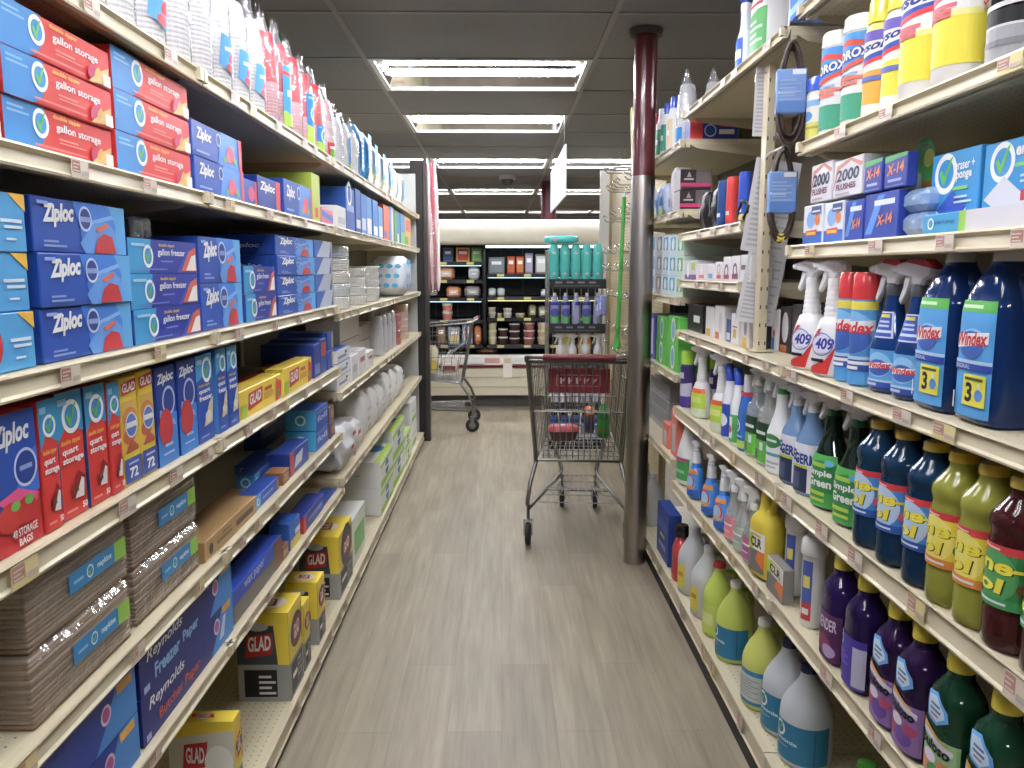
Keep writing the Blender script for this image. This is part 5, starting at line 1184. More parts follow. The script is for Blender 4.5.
rput('bNG', 'spray_bottle', bNG, 781.5, .795, R4, 'white spray bottle with green collar and green oval', 'spray bottle', g)
bCG = bottle([(0,.03,.024),(.006,.034,.028),(.15,.034,.028),(.165,.03,.025),(.175,.018,.018),(.225,.014,.014)], 3.5, film('#dfe6e2', .3), [(.012,.13,2.4,[('r',0,0,1,.55,'#5fb83c'),('r',0,.55,1,1,'#24452f'),('r',.2,.7,.8,.78,'#e3eae3'),('r',.05,.05,.4,.3,'#6a5a6a'),('r',.5,.3,.7,.5,'#dfe9f0')])], None, (.225,'#d9dcda','#cfd3d0',None,.8), n=22)
rput('bCG', 'spray_bottle', bCG, 758.5, .795, R4, 'clear spray bottle with dark and lime green label, further one', 'spray bottle', g)
rput('bCG', 'spray_bottle', bCG, 770, .795, R4, 'clear spray bottle with dark and lime green label, nearer one', 'spray bottle', g)
bBR = bottle([(0,.03,.026),(.006,.034,.03),(.12,.034,.03),(.16,.028,.025),(.19,.024,.022)], 2.2, C('#2f6cc0', .25, coat=.3), [(.01,.11,2.6,[('r',0,0,1,.25,'#a3d04a'),('o',.4,.7,.26,.06,W_),('k',.4,.7,.3,W_),('r',.2,.35,.8,.4,'#8fc0ee')]),(.178,.19,6.2,[('r',0,0,1,1,'#d83a3a')])], (.19,.055,.017,'#dfdfe2'), n=24)
rput('bBR', 'toilet_cleaner_bottle', bBR, 748, .79, R4, 'blue bottle with red collar and white cap', 'cleaner bottle', g)
def bent(base, lab, cap):
    def ex(r):
        m = MB(); m.tube([(0,0,.2),(0,0,.215),(-.012,-.0,.232),(-.03,-.0,.246)], [.017,.017,.017,.013], plastic(cap), 12); m.build('angled_cap', r)
    return bottle([(0,.026,.022),(.005,.031,.026),(.13,.031,.026),(.17,.022,.02),(.2,.016,.016)], 2.2, C(base, .25, coat=.3), [(.01,.15,2.6,lab)], None, None, None, ex, n=22)
bT1 = bent('#e8e9ee', [('r',0,0,1,.8,'#2c4fb0'),('t',.1,.1,.4,.7,'I','#e8e8f0'),('e',.6,.4,.3,.3,'#e8e9ee'),('e',.4,.2,.2,.16,'#d8455a')], '#2148c0')
bT2 = bent('#eef0ee', [('r',0,0,1,.66,'#4fa85a'),('r',.3,.1,.7,.6,'#e6efe6'),('e',.5,.3,.18,.18,'#d8586a')], '#2148c0')
rput('bT1', 'toilet_cleaner_bottle', bT1, 730, .785, R4, 'white and blue bent neck toilet cleaner bottle', 'cleaner bottle', g)
rput('bT2', 'toilet_cleaner_bottle', bT2, 738.5, .785, R4, 'white and green bent neck toilet cleaner bottle', 'cleaner bottle', g)
bGO = bottle(P409, 2.4, C('#e6e6e6', .3), [(.004,.115,2.6,[('r',0,0,1,.3,'#d3e0c0'),('r',0,.3,1,.86,'#b4d62a'),('r',.2,.5,.8,.7,'#d8e67a'),('r',0,.84,1,1,'#e2632c'),('r',.05,.32,.3,.42,'#e0873a')])], None, (.215,'#dedede','#d6d6d6'), n=22, sub=2)
rput('bGO', 'spray_bottle', bGO, 702, .79, R4, 'grey white spray bottle with lime and orange label, further one', 'spray bottle', g)
rput('bGO', 'spray_bottle', bGO, 722, .79, R4, 'grey white spray bottle with lime and orange label, nearer one', 'spray bottle', g)
canP = bottle(AER, 2.0, C('#4a3a7a', .3), [(.006,.172,3.8,[('r',0,0,1,.25,'#4a3a8a'),('r',0,.25,1,.62,'#b9b6c8'),('p',[(0,.5),(1,.6),(1,1),(0,1)],'#3a2f66'),('r',.1,.7,.7,.85,'#d6d3e0')])], (.182,.055,.031,'#a6d62c'), n=24)
rput('canP', 'spray_can', canP, 688, .79, R4, 'purple spray can with lime green cap', 'spray can', g)
rput('canP', 'spray_can', canP, 717, .87, R4, 'purple spray can with lime green cap set back in shadow', 'spray can', g)
# --- fifth row
g = 'bottles on the fifth right shelf'
bleach = bottle([(0,.045,.034),(.008,.051,.04),(.1,.051,.04),(.15,.042,.036),(.22,.024,.024),(.25,.021,.021)], 2.4, C('#e6e6e2', .35), [(.02,.115,2.0,[('r',0,0,1,1,'#3f9a4c'),('p',[(.1,.8),(.9,.85),(.9,1),(.1,1)],'#b4477a'),('r',.2,.3,.8,.45,'#8fc49a')])], (.25,.02,.023,'#ecece8'), n=26)
rput('bleach', 'cleaner_jug', bleach, 690, .80, R5, 'smooth white bottle with green label at the further end of the shelf', 'cleaner bottle', g)
aCS = [('p',[(0,0),(1,0),(1,1),(0,1)],'#3f93dc'),('p',[(0,.0),(1,.0),(1,.3),(0,.16)],'#2f62b8'),('e',.5,.5,.36,.3,'#a6cdf0'),('o',.5,.55,.34,.08,'#cf4a58'),('r',.2,.3,.8,.4,'#e8a13a'),('r',0,.86,1,1,'#d98632')]
PCS = [(z*.86, a, b) for z, a, b in P409]
bCS = bottle(PCS, 2.5, C('#3a7fd4', .28, coat=.3), [(.004,.112,2.6,aCS),(.138,.184,6.28,[('r',0,0,1,1,'#e3e3e6')])], None, (.184,'#e3e3e6','#dfe0e4', '#e3e3e6', .6), n=22, sub=2)
for i, (px, w) in enumerate(((696.5,'furthest'),(711.5,'middle'),(724.5,'nearest'))):
    rput('bCS', 'spray_bottle', bCS, px, .778, R5, 'blue spray bottle with orange band and white neck, %s of three' % w, 'spray bottle', g)
PSM = [(z*.74, a, b) for z, a, b in PSG]
bPK = lambda c: bottle(PSM, 2.4, film('#e3e6e2', .35), [(.01,.085,2.5,[('r',0,0,1,1,c),('r',.2,.6,.8,.68,W_),('r',.2,.3,.7,.35,'#f0d6da')])], None, (.169,'#e6e6e4','#dedede'), n=22)
for i, (px, c, t) in enumerate(((735.5,'#dd7f88','clear spray bottle with pink label on the fifth shelf'),(745,'#9fb09a','clear spray bottle with grey green label'),(754.5,'#a8628a','clear spray bottle with mauve label beside the yellow jug'))):
    rput('bPK%d' % i, 'spray_bottle', bPK(c), px, .782, R5, t, 'spray bottle', g)
aCLR = [('r',0,0,1,1,'#77736e'),('p',[(.5,.3),(1,.1),(1,.62),(.6,.5)],'#e2762c'),('r',0,.55,1,1,'#e9e6da'),('p',[(0,.5),(.4,.6),(.3,.9),(0,.92)],'#b9cf3a'),('t',.18,.62,.85,.86,'CLR','#27282a',0,0,.04),('r',.2,.9,.8,.94,'#c9a92a')]
bCLR = bottle([(0,.052,.03),(.006,.058,.036),(.14,.058,.036),(.17,.05,.034),(.2,.022,.022),(.255,.019,.019)], 3.2, C('#dcc622', .3), [(.015,.135,1.7,aCLR)], (.255,.022,.022,'#d9d9d6'), n=30,
             handle=([(.02,0,.185),(.035,0,.235),(.03,0,.25),(.015,0,.25)], .009))
rput('bCLR', 'descaler_jug', bCLR, 767, .785, R5, 'yellow descaler jug with grey and orange label', 'jug', g)
rbox('descaler_can', R5, 767, 783, (767,553), 1, .03, '#7f7c78', aCLR, 'small grey flat descaler pack', 'in front of the tall white bottles', 'pack', g, X=.757)
bTW = bottle([(0,.026,.026),(.005,.0285,.0285),(.185,.0285,.0285),(.19,.033,.033),(.225,.031,.031),(.235,.022,.022)], 2.0, C('#e8e7e4', .35), [(.02,.175,1.6,[('r',0,0,.62,1,'#c9403a'),('r',0,.3,.62,1,'#4a5fa8'),('r',.1,.55,.5,.75,'#e8d85a'),('r',.1,.1,.5,.2,W_)])], (.235,.018,.017,'#b9b9bb'), n=24)
rput('bTW', 'tall_white_bottle', bTW, 796, .82, R5, 'tall white cylinder bottle, further one of the pair', 'cleaner bottle', g, rz=.9)
rput('bTW', 'tall_white_bottle', bTW, 813, .79, R5, 'tall white cylinder bottle, nearer one beside the bare shelf', 'cleaner bottle', g, rz=.9)
PFB = [(0,.042,.034),(.008,.048,.039),(.115,.049,.04),(.124,.047,.039),(.16,.048,.039),(.182,.041,.035),(.2,.026,.025),(.21,.02,.02),(.222,.02,.02)]
aFB = lambda bg, f1, f2: [('r',0,0,1,.86,bg),('e',.3,.3,.2,.14,f1),('e',.62,.24,.22,.16,f2),('e',.46,.48,.16,.1,'#e6dcee'),('e',.78,.42,.14,.1,f1),('p',[(0,.86),(.0,1),(.35,.98),(.8,.82),(.8,.76),(.4,.86)],'#e0a84a'),('p',[(0,.8),(.4,.8),(.9,.66),(.9,.76),(.35,.9),(0,.9)],'#d9d4e6'),('t',.06,.64,.86,.82,'Fabuloso','#23202c',.1,-.06,.04)]
aFS = [('p',[(.1,.1),(.6,0),(1,.3),(.95,.6),(.5,1),(.05,.9)],'#5fa6e6'),('p',[(.18,.2),(.6,.1),(.88,.36),(.84,.56),(.5,.88),(.14,.8)],'#cfe3f4'),('r',.3,.56,.7,.64,'#5a6f9a'),('r',.28,.4,.74,.48,'#5a6f9a'),('r',.34,.26,.66,.32,'#a05a7a')]
def fab(liq, art, lab2=aFS, t=.2, cap='#dcc81f'):
    return bottle(PFB, 2.7, liquid(liq, t), [(.01,.12,2.5,art),(.123,.18,1.5,lab2)], (.222,.03,.022,cap), n=32)
fabP = fab('#2b1440', aFB('#8f6aa8','#b0476a','#6a4a9a'))
fabG = fab('#12402a', aFB('#9ac88a','#d88a5a','#4f9a5a'))
fabS = fab('#24124a', [('r',0,0,1,1,'#4a36a0'),('o',.24,.86,.14,.04,'#8fd6c8'),('k',.24,.86,.16,'#5fc06a'),('r',.72,.05,1,.85,'#b9b6cc')]+lines(.12,.6,.4,.7,4,'#7a6ac8')+[('r',.1,.1,.4,.16,'#c9c23a')], [('r',0,0,.01,.01,'#24124a')])
fabO = fab('#2a1650', [('r',0,0,1,1,'#5a2a58'),('t',.1,.6,.9,.85,'LAVENDER','#d9cfe2',0,.05),('e',.5,.3,.3,.2,'#8a3a5a'),('e',.7,.2,.2,.14,'#b09ac8')], [('r',0,0,.01,.01,'#24124a')])
for key, b, px, t in (('fabO',fabO,842,'purple cleaner bottle with wine red label, first after the bare shelf'),('fabS',fabS,866,'purple cleaner bottle with violet label and check mark'),('fabP',fabP,897,'purple floral cleaner bottle with blue sticker, beside the violet labelled one'),
        ('fabP',fabP,922,'purple floral cleaner bottle with blue sticker, beside the green one'),('fabG',fabG,957,'dark green floral cleaner bottle with blue sticker, beside the purple ones'),('fabG',fabG,1002,'dark green floral cleaner bottle with blue sticker, at the picture edge')):
    rput(key, 'multi_cleaner_bottle', b, px, .785, R5, t, 'cleaner bottle', g, .12)
# --- base deck
g = 'jugs on the right base deck'
GAL = [(0,.06,.06),(.008,.069,.069),(.13,.07,.07),(.165,.066,.066),(.2,.05,.05),(.235,.028,.028),(.252,.021,.021),(.262,.02,.02)]
aAM = [('r',0,0,1,1,'#23789c'),('o',.36,.76,.2,.06,'#e6eef0'),('k',.36,.76,.24,'#58b048'),('t',.2,.46,.62,.56,'ammonia','#cfe0e8'),('r',.22,.34,.5,.37,'#7fb0c6'),('r',.22,.12,.36,.16,'#7fb0c6'),('r',.8,.05,.82,.95,'#1b6080')]
def gal(liq, cap, art, sc=1.0, t=None):
    pr = [(z, a*sc, b*sc) for z, a, b in GAL]
    return bottle(pr, 2.15, C(liq, .35) if t is None else liquid(liq, t), [(.018,.128,3.4,art)], (.262,.02,.022,cap), n=32,
                  handle=([(.0,.02,.245),(.0,.055,.24),(.0,.066,.2),(.0,.06,.165)], .011))
galC = gal('#c6ccd0', '#1f2f6a', aAM, 1.0); galY = gal('#bccb4e', '#e3e3de', aAM, .92)
galY2 = gal('#c6cb58', '#e9e9e4', [('r',0,0,1,1,'#2f84b0'),('r',.3,.1,.8,.86,'#c9cfc6')]+lines(.36,.76,.2,.8,7,'#a3aaa6'), .92)
rput('galC', 'ammonia_jug', galC, 787, .85, RB, 'clear jug with blue label, behind its twin', 'jug', g, .1, .5)
rput('galC', 'ammonia_jug', galC, 806, .85, RB, 'clear jug with blue label and green check mark, closest of the jugs', 'jug', g, .1, .5)
rput('galY', 'ammonia_jug', galY, 735, .825, RB, 'yellow green jug with blue check label', 'jug', g, .1, .35)
rput('galY2', 'ammonia_jug', galY2, 763, .825, RB, 'yellow jug turned to its white text panel', 'jug', g, .1, .2)
galR = gal('#bdd04a', '#cf2f34', [('r',0,0,1,1,'#c2d45a'),('r',.2,.3,.8,.7,'#d8e08a')], .8)
rput('galR', 'ammonia_jug', galR, 718, .815, RB, 'lime green jug with red cap', 'jug', g, .1)
aVN = [('r',0,0,1,1,'#ddc936'),('r',.2,.5,.8,.7,'#b98a2a')]
galW = bottle([(z*1.02, a*.86, b*.86) for z, a, b in GAL], 2.6, C('#c6c8c6', .3), [(.03,.125,.9,aVN)], (.266,.018,.02,'#d6d8d8'), n=26, handle=([(.0,.01,.25),(.0,.05,.24),(.0,.058,.2),(.0,.052,.16)], .01))
rput('galW', 'vinegar_jug', galW, 694, .82, RB, 'cloudy white jug with yellow label, beside the red bottle', 'jug', g, .1)
rput('galW', 'vinegar_jug', galW, 708, .82, RB, 'cloudy white jug with yellow label, beside the red capped one', 'jug', g, .1)
redj = bottle([(0,.045,.034),(.006,.05,.038),(.13,.05,.038),(.17,.036,.03),(.2,.02,.02)], 2.6, C('#c22a2c', .3, coat=.3), [(.02,.05,1.2,[('r',.2,.2,.8,.8,'#d8574a')])], (.2,.05,.03,'#1e1c1e'), n=24)
rput('redj', 'red_cleaner_bottle', redj, 681, .795, RB, 'red bottle with black cap on the base deck', 'cleaner bottle', g, .1)
rbox('navy_powder_box', RB, 657, 668, (657,500), 1, .06, '#25408c', [('r',.1,.55,.9,.75,'#4a62b0'),('r',.2,.2,.8,.3,'#8f9ccc'),('r',.3,.42,.7,.48,'#d6c84a')], 'navy blue powder box', 'standing beside the red bottle', 'box', g)
for i, px in enumerate((645.5, 653)):
    rput('vin2', 'vinegar_jug', bottle([(z, a*.8, b*.8) for z, a, b in GAL], 2.4, C('#c3c6c4', .3), [(.02,.15,2.0,[('r',0,0,1,.3,'#dcc52f'),('r',0,.5,1,1,'#dcc52f'),('r',.2,.6,.8,.8,'#3f5fa8')])], (.262,.018,.02,'#d9d9d9'), n=22), px, .82, RB, 'clear vinegar bottle with two yellow bands, %s the pillar' % ('half hidden by','just past')[i], 'jug', g, .1)
greenb = fab('#4fae2c', [('r',0,0,1,1,'#6fb83a'),('p',[(0,0),(1,0),(1,.4),(0,.3)],'#4f8fd0'),('e',.4,.2,.2,.2,'#e0874a'),('p',[(.2,.6),(.9,.4),(.9,.6),(.3,.8)],'#c6d62f')], [('r',0,0,.01,.01,'#4fae2c')], .3, '#3f9a2c')
rput('greenb', 'dish_soap_bottle', greenb, 862, .83, RB, 'bright green bottle under the lip at the bottom edge', 'cleaner bottle', g, .05)
# ------------------------------------------------------------------ second and third right bays, deeper goods
g = 'goods on the upper shelves behind the slotted post'
def tubeb(c, h, r):
    return bottle([(0,r*.95,r*.95),(.004,r,r),(h*.9,r,r),(h,r*.9,r*.9)], 2.0, C(c, .35), [(h*.1,h*.5,2.6,[('r',0,0,1,1,c),('r',.2,.3,.8,.5,'#d8d8dc')])], None, n=18)
for px, c, t in ((723.5,'#1f4a86','dark blue tube standing beside the black bags'),(732.5,'#d23a34','red tube standing between two blue tubes'),(745,'#2a4fb4','bright blue tube standing beside the printed sheets')):
    rput('tb'+c, 'flashlight_tube', tubeb(c, .165, .021), px, .80, 1.65, t, 'tube', g, .08)
bb = softpack(.085, .1, .15, '#1f1f20', [('p',[(.2,.3),(.3,.9),(.36,.9),(.3,.3)],'#6f6f73')], wob=.3)
rput('bb', 'black_bag_pack', bb, 702, .79, 1.65, 'shiny black plastic bag pack, further one', 'bag', g, .08)
rput('bb', 'black_bag_pack', bb, 713, .79, 1.65, 'shiny black plastic bag pack, beside the dark blue tube', 'bag', g, .08)
def loop(name):
    m = MB(); m.tube([(.035*math.cos(2*PI*i/20)*1.3, -.01+.004*math.sin(i), .032+.028*math.sin(2*PI*i/20)) for i in range(20)], .005, C('#1c1c1d'), 6, True)
    m.box((-.012,-.02,0),(.02,-.002,.02), C('#c9b93a'), .003); return m.build(name)
rput('loop', 'cable_loop', loop, 746, .76, 1.65, 'black cable loop with yellow tag lying before the tubes', 'cable', g, .03)
g = 'light bulb boxes behind the slotted post'
for i, (x0, x1, yt, base, art) in enumerate(((684.5,696,261,'#d9d3dc',[('r',.6,.5,.9,.9,'#b9cf3a'),('r',0,0,1,.25,'#7a4a86'),('e',.3,.5,.3,.4,W_)]),(697,705.5,264,'#e2dcdc',[('r',.2,.1,.8,.3,'#c86a70'),('e',.5,.6,.34,.3,W_)]),(706.5,713.5,264,'#e4e0e2',[('r',.2,.1,.8,.4,'#7f9fd0')]),(714.5,722,262,'#e4e0e0',[('r',.2,.1,.8,.3,'#c8505a'),('o',.5,.6,.3,.1,'#c8a0a8')]),
        (723,730,257,'#e6e2e2',[('r',.1,.08,.9,.26,'#b04a5c'),('o',.5,.4,.3,.12,'#7a4a6a')]),(731,739,256,'#e6e2e2',[('r',.1,.08,.9,.3,'#a84a78'),('o',.5,.42,.3,.12,'#7a4a6a')]),(740,750,255,'#d9d6d6',[('r',.1,.45,.9,.62,'#6a5a4c')]))):
    rbox('bulb_box', 1.462, x0, x1, (x0,yt), 1, .07, base, art, 'white light bulb box with coloured foot', ('first from the tissue end','second from the tissue end','third from the tissue end','fourth in the row','fifth in the row, tall','sixth in the row, tall','with brown band by the printed sheet')[i], 'bulb box', g, parts=False)
for i, (x0, x1, yt, base, art, t) in enumerate(((688,703,303,'#1d1b1c',[('r',.4,.35,.8,.6,'#d9d9d9')],'black box with white square patch beside the tissue packs'),(705,713,306,'#e6e4e2',[('r',.1,.0,.6,.25,'#d0a03a')],'white box with orange foot on the third shelf'),(714,724,305,'#e9e7e6',[('r',.1,.0,.5,.2,'#c86a3a'),('e',.6,.5,.2,.3,'#d3d0d0')],'wide white box on the third shelf behind the post'),
        (725.5,730,318,'#4a5a8a',[('r',.1,.1,.9,.4,'#d9d9e2')],'small blue box between white boxes'),(731,739,313,'#e9e6e4',[('r',.3,.2,.7,.5,'#c9b83a'),('r',.2,.55,.8,.6,'#c8505a')],'white box with yellow square behind the post'),(740,748,314,'#dcd8d6',[('r',.2,.0,.8,.3,'#d8b83a'),('e',.6,.6,.2,.3,'#8a8a8c')],'pale box with yellow foot touching the post'),(759,765,312,'#2c2a2c',[('e',.5,.6,.3,.3,'#e3e1e1')],'dark blister box with a pale bulb half behind the post'))):
    rbox('bulb_box', R3, x0, x1, (x0,yt), 1, .07, base, art, t, 'third shelf', 'bulb box', g, parts=False, X=.79 if i < 6 else .84)
for i, (x0, x1, yt, base, art, t) in enumerate(((771,778,309,'#e3e1e1',[('r',.1,.0,.5,.3,'#3f72c0'),('e',.4,.4,.16,.2,'#cf4a4a')],'slim white bulb box with blue foot right after the post'),(779,790,306,'#332f31',[('e',.5,.55,.3,.5,'#dcdadb'),('r',.1,0,.7,.16,'#d8773a')],'dark bulb box with pale bulb beside the white sprays'),(791,800,304,'#3a3436',[('r',.2,.2,.8,.8,'#4c4648')],'dark brown box behind the white spray bottles'))):
    rbox('bulb_box', R3, x0, x1, (x0,yt), 1, .07, base, art, t, 'third shelf', 'bulb box', g, parts=False, X=.86)
# third bay
g = 'bottles and bags at the top of the bay by the pillar'
slimb = lambda c, cap: bottle([(0,.03,.026),(.006,.035,.03),(.15,.035,.03),(.19,.02,.02)], 2.4, C('#e6e6e4', .3), [(.02,.14,2.4,[('r',0,0,1,1,c),('r',.2,.4,.8,.6,W_)])], (.19,.05,.018,cap), n=18)
for i, (px, c, cap, t) in enumerate(((656.5,'#c8505a','#c8434a','white bottle with red label and cap next to the pillar top'),(662,'#4f9a6a','#e3e3e3','white bottle with green label high by the pillar'),(667.5,'#3f8f7a','#2c4fc0','white bottle with teal label and blue cap'),(674,'#e0c9a0','#2c4fc0','pale bottle with blue cap beside the clear cup sleeves'))):
    rput('sb%d' % i, 'cleaner_bottle', slimb(c, cap), px, .79, 2.035, t, 'cleaner bottle', g, .1)
for i, (X, y) in enumerate(((.815,3.62),(.92,3.58),(1.03,3.60))):
    put('clr9', 'cup_sleeve', sleeve(CLR, .09, .26, .045, (.0,.3,1.8,A_STRIP), .06, .22), (X, y, 2.037), RIGHT, 'clear cup sleeve on the shelf by the pillar, %s' % ('at its front edge','middle of the three','at the back by the panel')[i], cl, g)
b_ = carton(.2, .1, .085, '#2a3f9a', [('r',0,0,.26,1,'#d8433c'),('o',.42,.42,.3,.06,'#cfd9ee'),('e',.42,.42,.22,.22,'#2a57b0'),('e',.75,.72,.4,.14,'#c8405a'),('r',.6,.25,.92,.48,W_)], topc='#2a3f9a')
put('endbox', 'storage_bag_box', b_, (.885, 3.42, 2.037), 0, 'red and blue bag box lying across the shelf end by the pillar', 'bag box', g)
put('endgreen', 'green_pack', softpack(.12, .1, .085, '#5f7a3a', [('r',.1,.2,.9,.5,'#8a4a4a')]), (1.06, 3.44, 2.037), 0, 'green pack lying beside the red and blue box end', 'pack', g)
cof = [('r',0,.16,1,.34,'#cf3f74'),('r',0,.34,.5,1,'#3a3034'),('r',.5,.34,1,1,'#6a6262'),('p',[(.2,.62),(.28,.9),(.36,.62)],'#9a8f8f'),('r',.12,.48,.42,.56,'#b9b0b0')]
for i in range(2):
    put('cof', 'black_pink_box', carton(.135, .12, .085, '#3a3236', cof, side='#b9b4b4'), (.835, 3.5, 1.754+i*.0865), 0, 'black box with pink band facing the aisle end, %s one' % ('lower','upper')[i], 'box', g)
put('cofw', 'white_tall_pack', softpack(.05, .1, .2, '#d6d3d6', [('r',.1,.1,.9,.3,'#8a7fa0')]), (.766, 3.68, 1.754), RIGHT, 'pale tall pack beside the black and pink boxes', 'pack', g)
for i, px in enumerate((656, 662)):
    put('blp%d' % i, 'paper_pack', softpack(.09, .1, .15, ('#8fb0d8','#b9c6e0')[i], [('r',0,0,1,.2,'#b9c94a'),('r',.1,.3,.9,.6,'#3f7ac0'),('r',.2,.7,.5,.8,'#d05a6a')]), (.766, ypx(px,.766,1.8), 1.754), RIGHT, ('blue tissue pack just past the pillar','pale blue tissue pack beside the tall pack')[i], 'pack', g)
g = 'tissue packs in the bay by the pillar'
for j, (x0, x1, base, c) in enumerate(((649,655,'#d9dfe6','#3f9fd0'),(656,661.5,'#c9c9c9','#8a8a8f'),(662.5,668,'#d9e3ea','#3fa0d0'),(669,675.5,'#cfe0e6','#4fb0c0'),(676.5,683,'#cfe3d0','#5ab45a'))):
    rbox('tissue_pack', 1.385, x0, x1, (x0,236), 3, .2, base, [('r',.1,.25,.9,.9,c),('e',.5,.55,.3,.3,W_)], ('blue tissue pack','grey tissue pack','sky blue tissue pack','teal tissue pack','green tissue pack')[j], 'stack number %s from the pillar' % ('one','two','three','four','five')[j], 'tissue pack', g, parts=False)
rbox('purple_pack', 1.055, 649, 654.5, (649,313), 1, .2, '#4a3f92', [('r',.3,.1,.7,.9,'#d9d6ea')], 'tall purple pack with pale print', 'beside the green packs', 'pack', g, parts=False)
for j, (x0, x1) in enumerate(((656,666.5),(668,678))):
    rbox('green_towel_pack', 1.055, x0, x1, (x0,315), 2, .2, '#58b840', [('e',.5,.5,.36,.46,'#dfeadf'),('e',.5,.5,.26,.34,'#7fa6c8')], 'green pack with pale oval', ('pair beside the purple pack','pair at the shelf end')[j], 'towel pack', g, parts=False)
rbox('grey_tissue_box', .682, 650, 669, (650,374), 3, .2, '#9a9a9c', [('r',.1,.1,.9,.3,'#b4b4b8')], 'grey patterned tissue box', 'pile by the pillar', 'tissue box', g, parts=False, X=.835)
for j, (x0, x1, yt) in enumerate(((662,667.5,420),(671,676.5,408))):
    rbox('orange_soap_box', .682, x0, x1, (x0,yt), 1, .06, '#d9735a', [('r',.2,.1,.8,.7,'#c9b9b9')], 'small orange soap box', ('in front of the grey tissue boxes','at the shelf end above the white bottle')[j], 'soap box', g, parts=False, X=.762)

